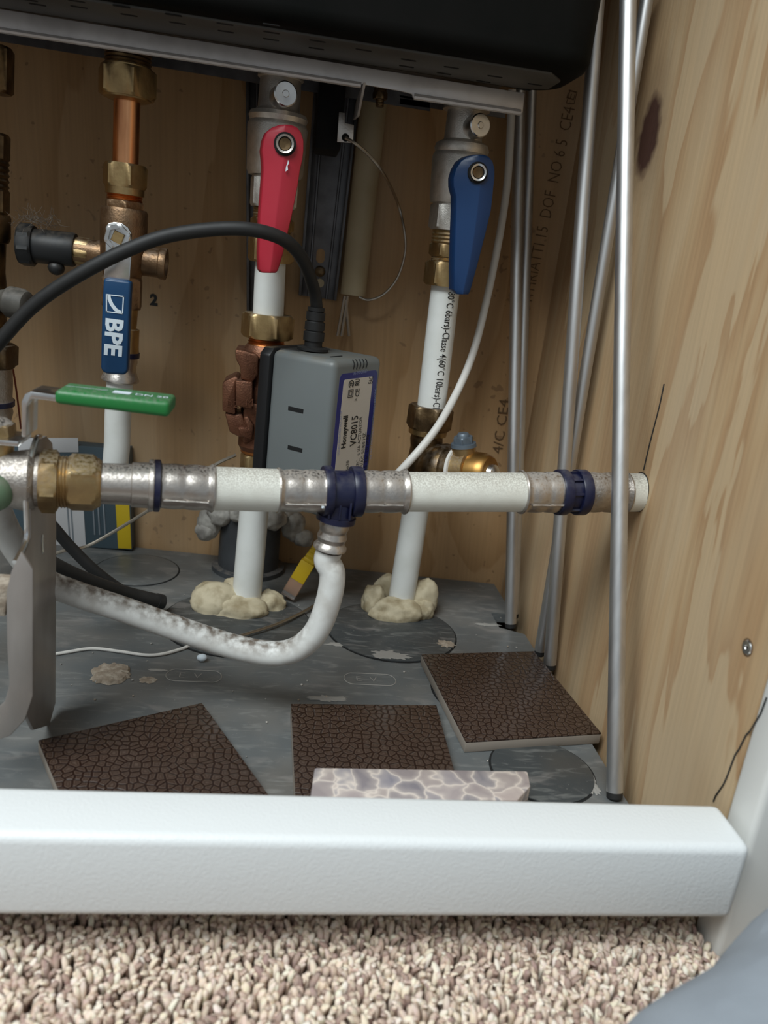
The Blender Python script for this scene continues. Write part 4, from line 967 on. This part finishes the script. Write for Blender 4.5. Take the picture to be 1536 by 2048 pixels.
# ================================================================== tiles and marble
TH = .0078
def tile(px4, label, body=True):
    q = [at(px, py, z=TH) for px, py in px4]; t = thing('ceramic_tile', V((q[0].x, q[0].y, 0)), label, 'tile', 'brown pebble-pattern tiles')
    low = [V((p.x, p.y, .0002)) for p in q]
    obj('tile_body', prism(low, (0, 0, TH - .0012), .0005), 'ceramic', t)
    obj('glazed_face', prism([V((p.x, p.y, TH - .0011)) for p in q], (0, 0, .0011), .0004), 'tile', t)
    return t
tile(((76, 1480), (404, 1405), (552, 1610), (150, 1660)), 'brown pebble-patterned tile turned askew at the left behind the sill')
tile(((582, 1407), (873, 1410), (925, 1600), (592, 1625)), 'middle brown pebble-patterned tile with the marble strip lying on it')
tile(((843, 1308), (1068, 1302), (1203, 1466), (932, 1483)), 'rightmost brown tile, shiny, lying against the right wall by the tubes')
mz = .0245
mq = [at(px, py, z=mz) for px, py in ((629, 1534), (1056, 1541), (1062, 1572), (1036, 1600), (620, 1596))]
tag(obj('marble_strip', prism([V((p.x, p.y, TH + .0003)) for p in mq], (0, 0, mz - TH - .0003), .0012), 'marble'), 'brown and cream veined marble strip lying just behind the white sill', 'marble')

# ================================================================== the person kneeling at the lower right
def person():
    me = bpy.data.meshes.new('person'); nodes = [(V((.175, -.34, .34)), .11), (V((.165, -.20, .24)), .090), (V((.150, .015, .081)), .062), (V((.154, .128, .036)), .0485), (V((.176, .149, .032)), .0465), (V((.216, .180, .032)), .045), (V((.273, .200, .038)), .0445), (V((.37, .210, .033)), .041), (V((.46, .215, .025)), .036)]
    vs, fs = [], []
    P_ = catmull([n[0] for n in nodes[:5]] + [n[0] for n in nodes[5:]], 10)
    R_ = []
    for i in range(len(nodes) - 1): R_ += [nodes[i][1] + (nodes[i + 1][1] - nodes[i][1]) * k / 10 for k in range(10)]
    R_.append(nodes[-1][1])
    b = bpy.data.metaballs.new('mb'); b.resolution = .012; b.render_resolution = .012; b.threshold = .3
    for p, r in zip(P_, R_):
        e = b.elements.new(); e.co = p; e.radius = r * 1.35
    o = bpy.data.objects.new('mb', b); C.objects.link(o); bpy.context.view_layer.update()
    m_ = bpy.data.meshes.new_from_object(o.evaluated_get(bpy.context.evaluated_depsgraph_get()))
    vs = [V(v.co) for v in m_.vertices]; fs = [tuple(p.vertices) for p in m_.polygons]
    bpy.data.objects.remove(o); bpy.data.metaballs.remove(b); bpy.data.meshes.remove(m_)
    vs = [v + V((noise.noise(v * 22), noise.noise(v * 22 + V((9, 0, 0))), noise.noise(v * 22 + V((0, 9, 0))))) * .004 for v in vs]
    for v in vs: v.z = max(v.z, -.014)
    return tag(obj('person', (vs, fs), 'jeans', None, 80), 'person in grey-blue trousers kneeling at the lower right, only a knee in view', 'person')
person()
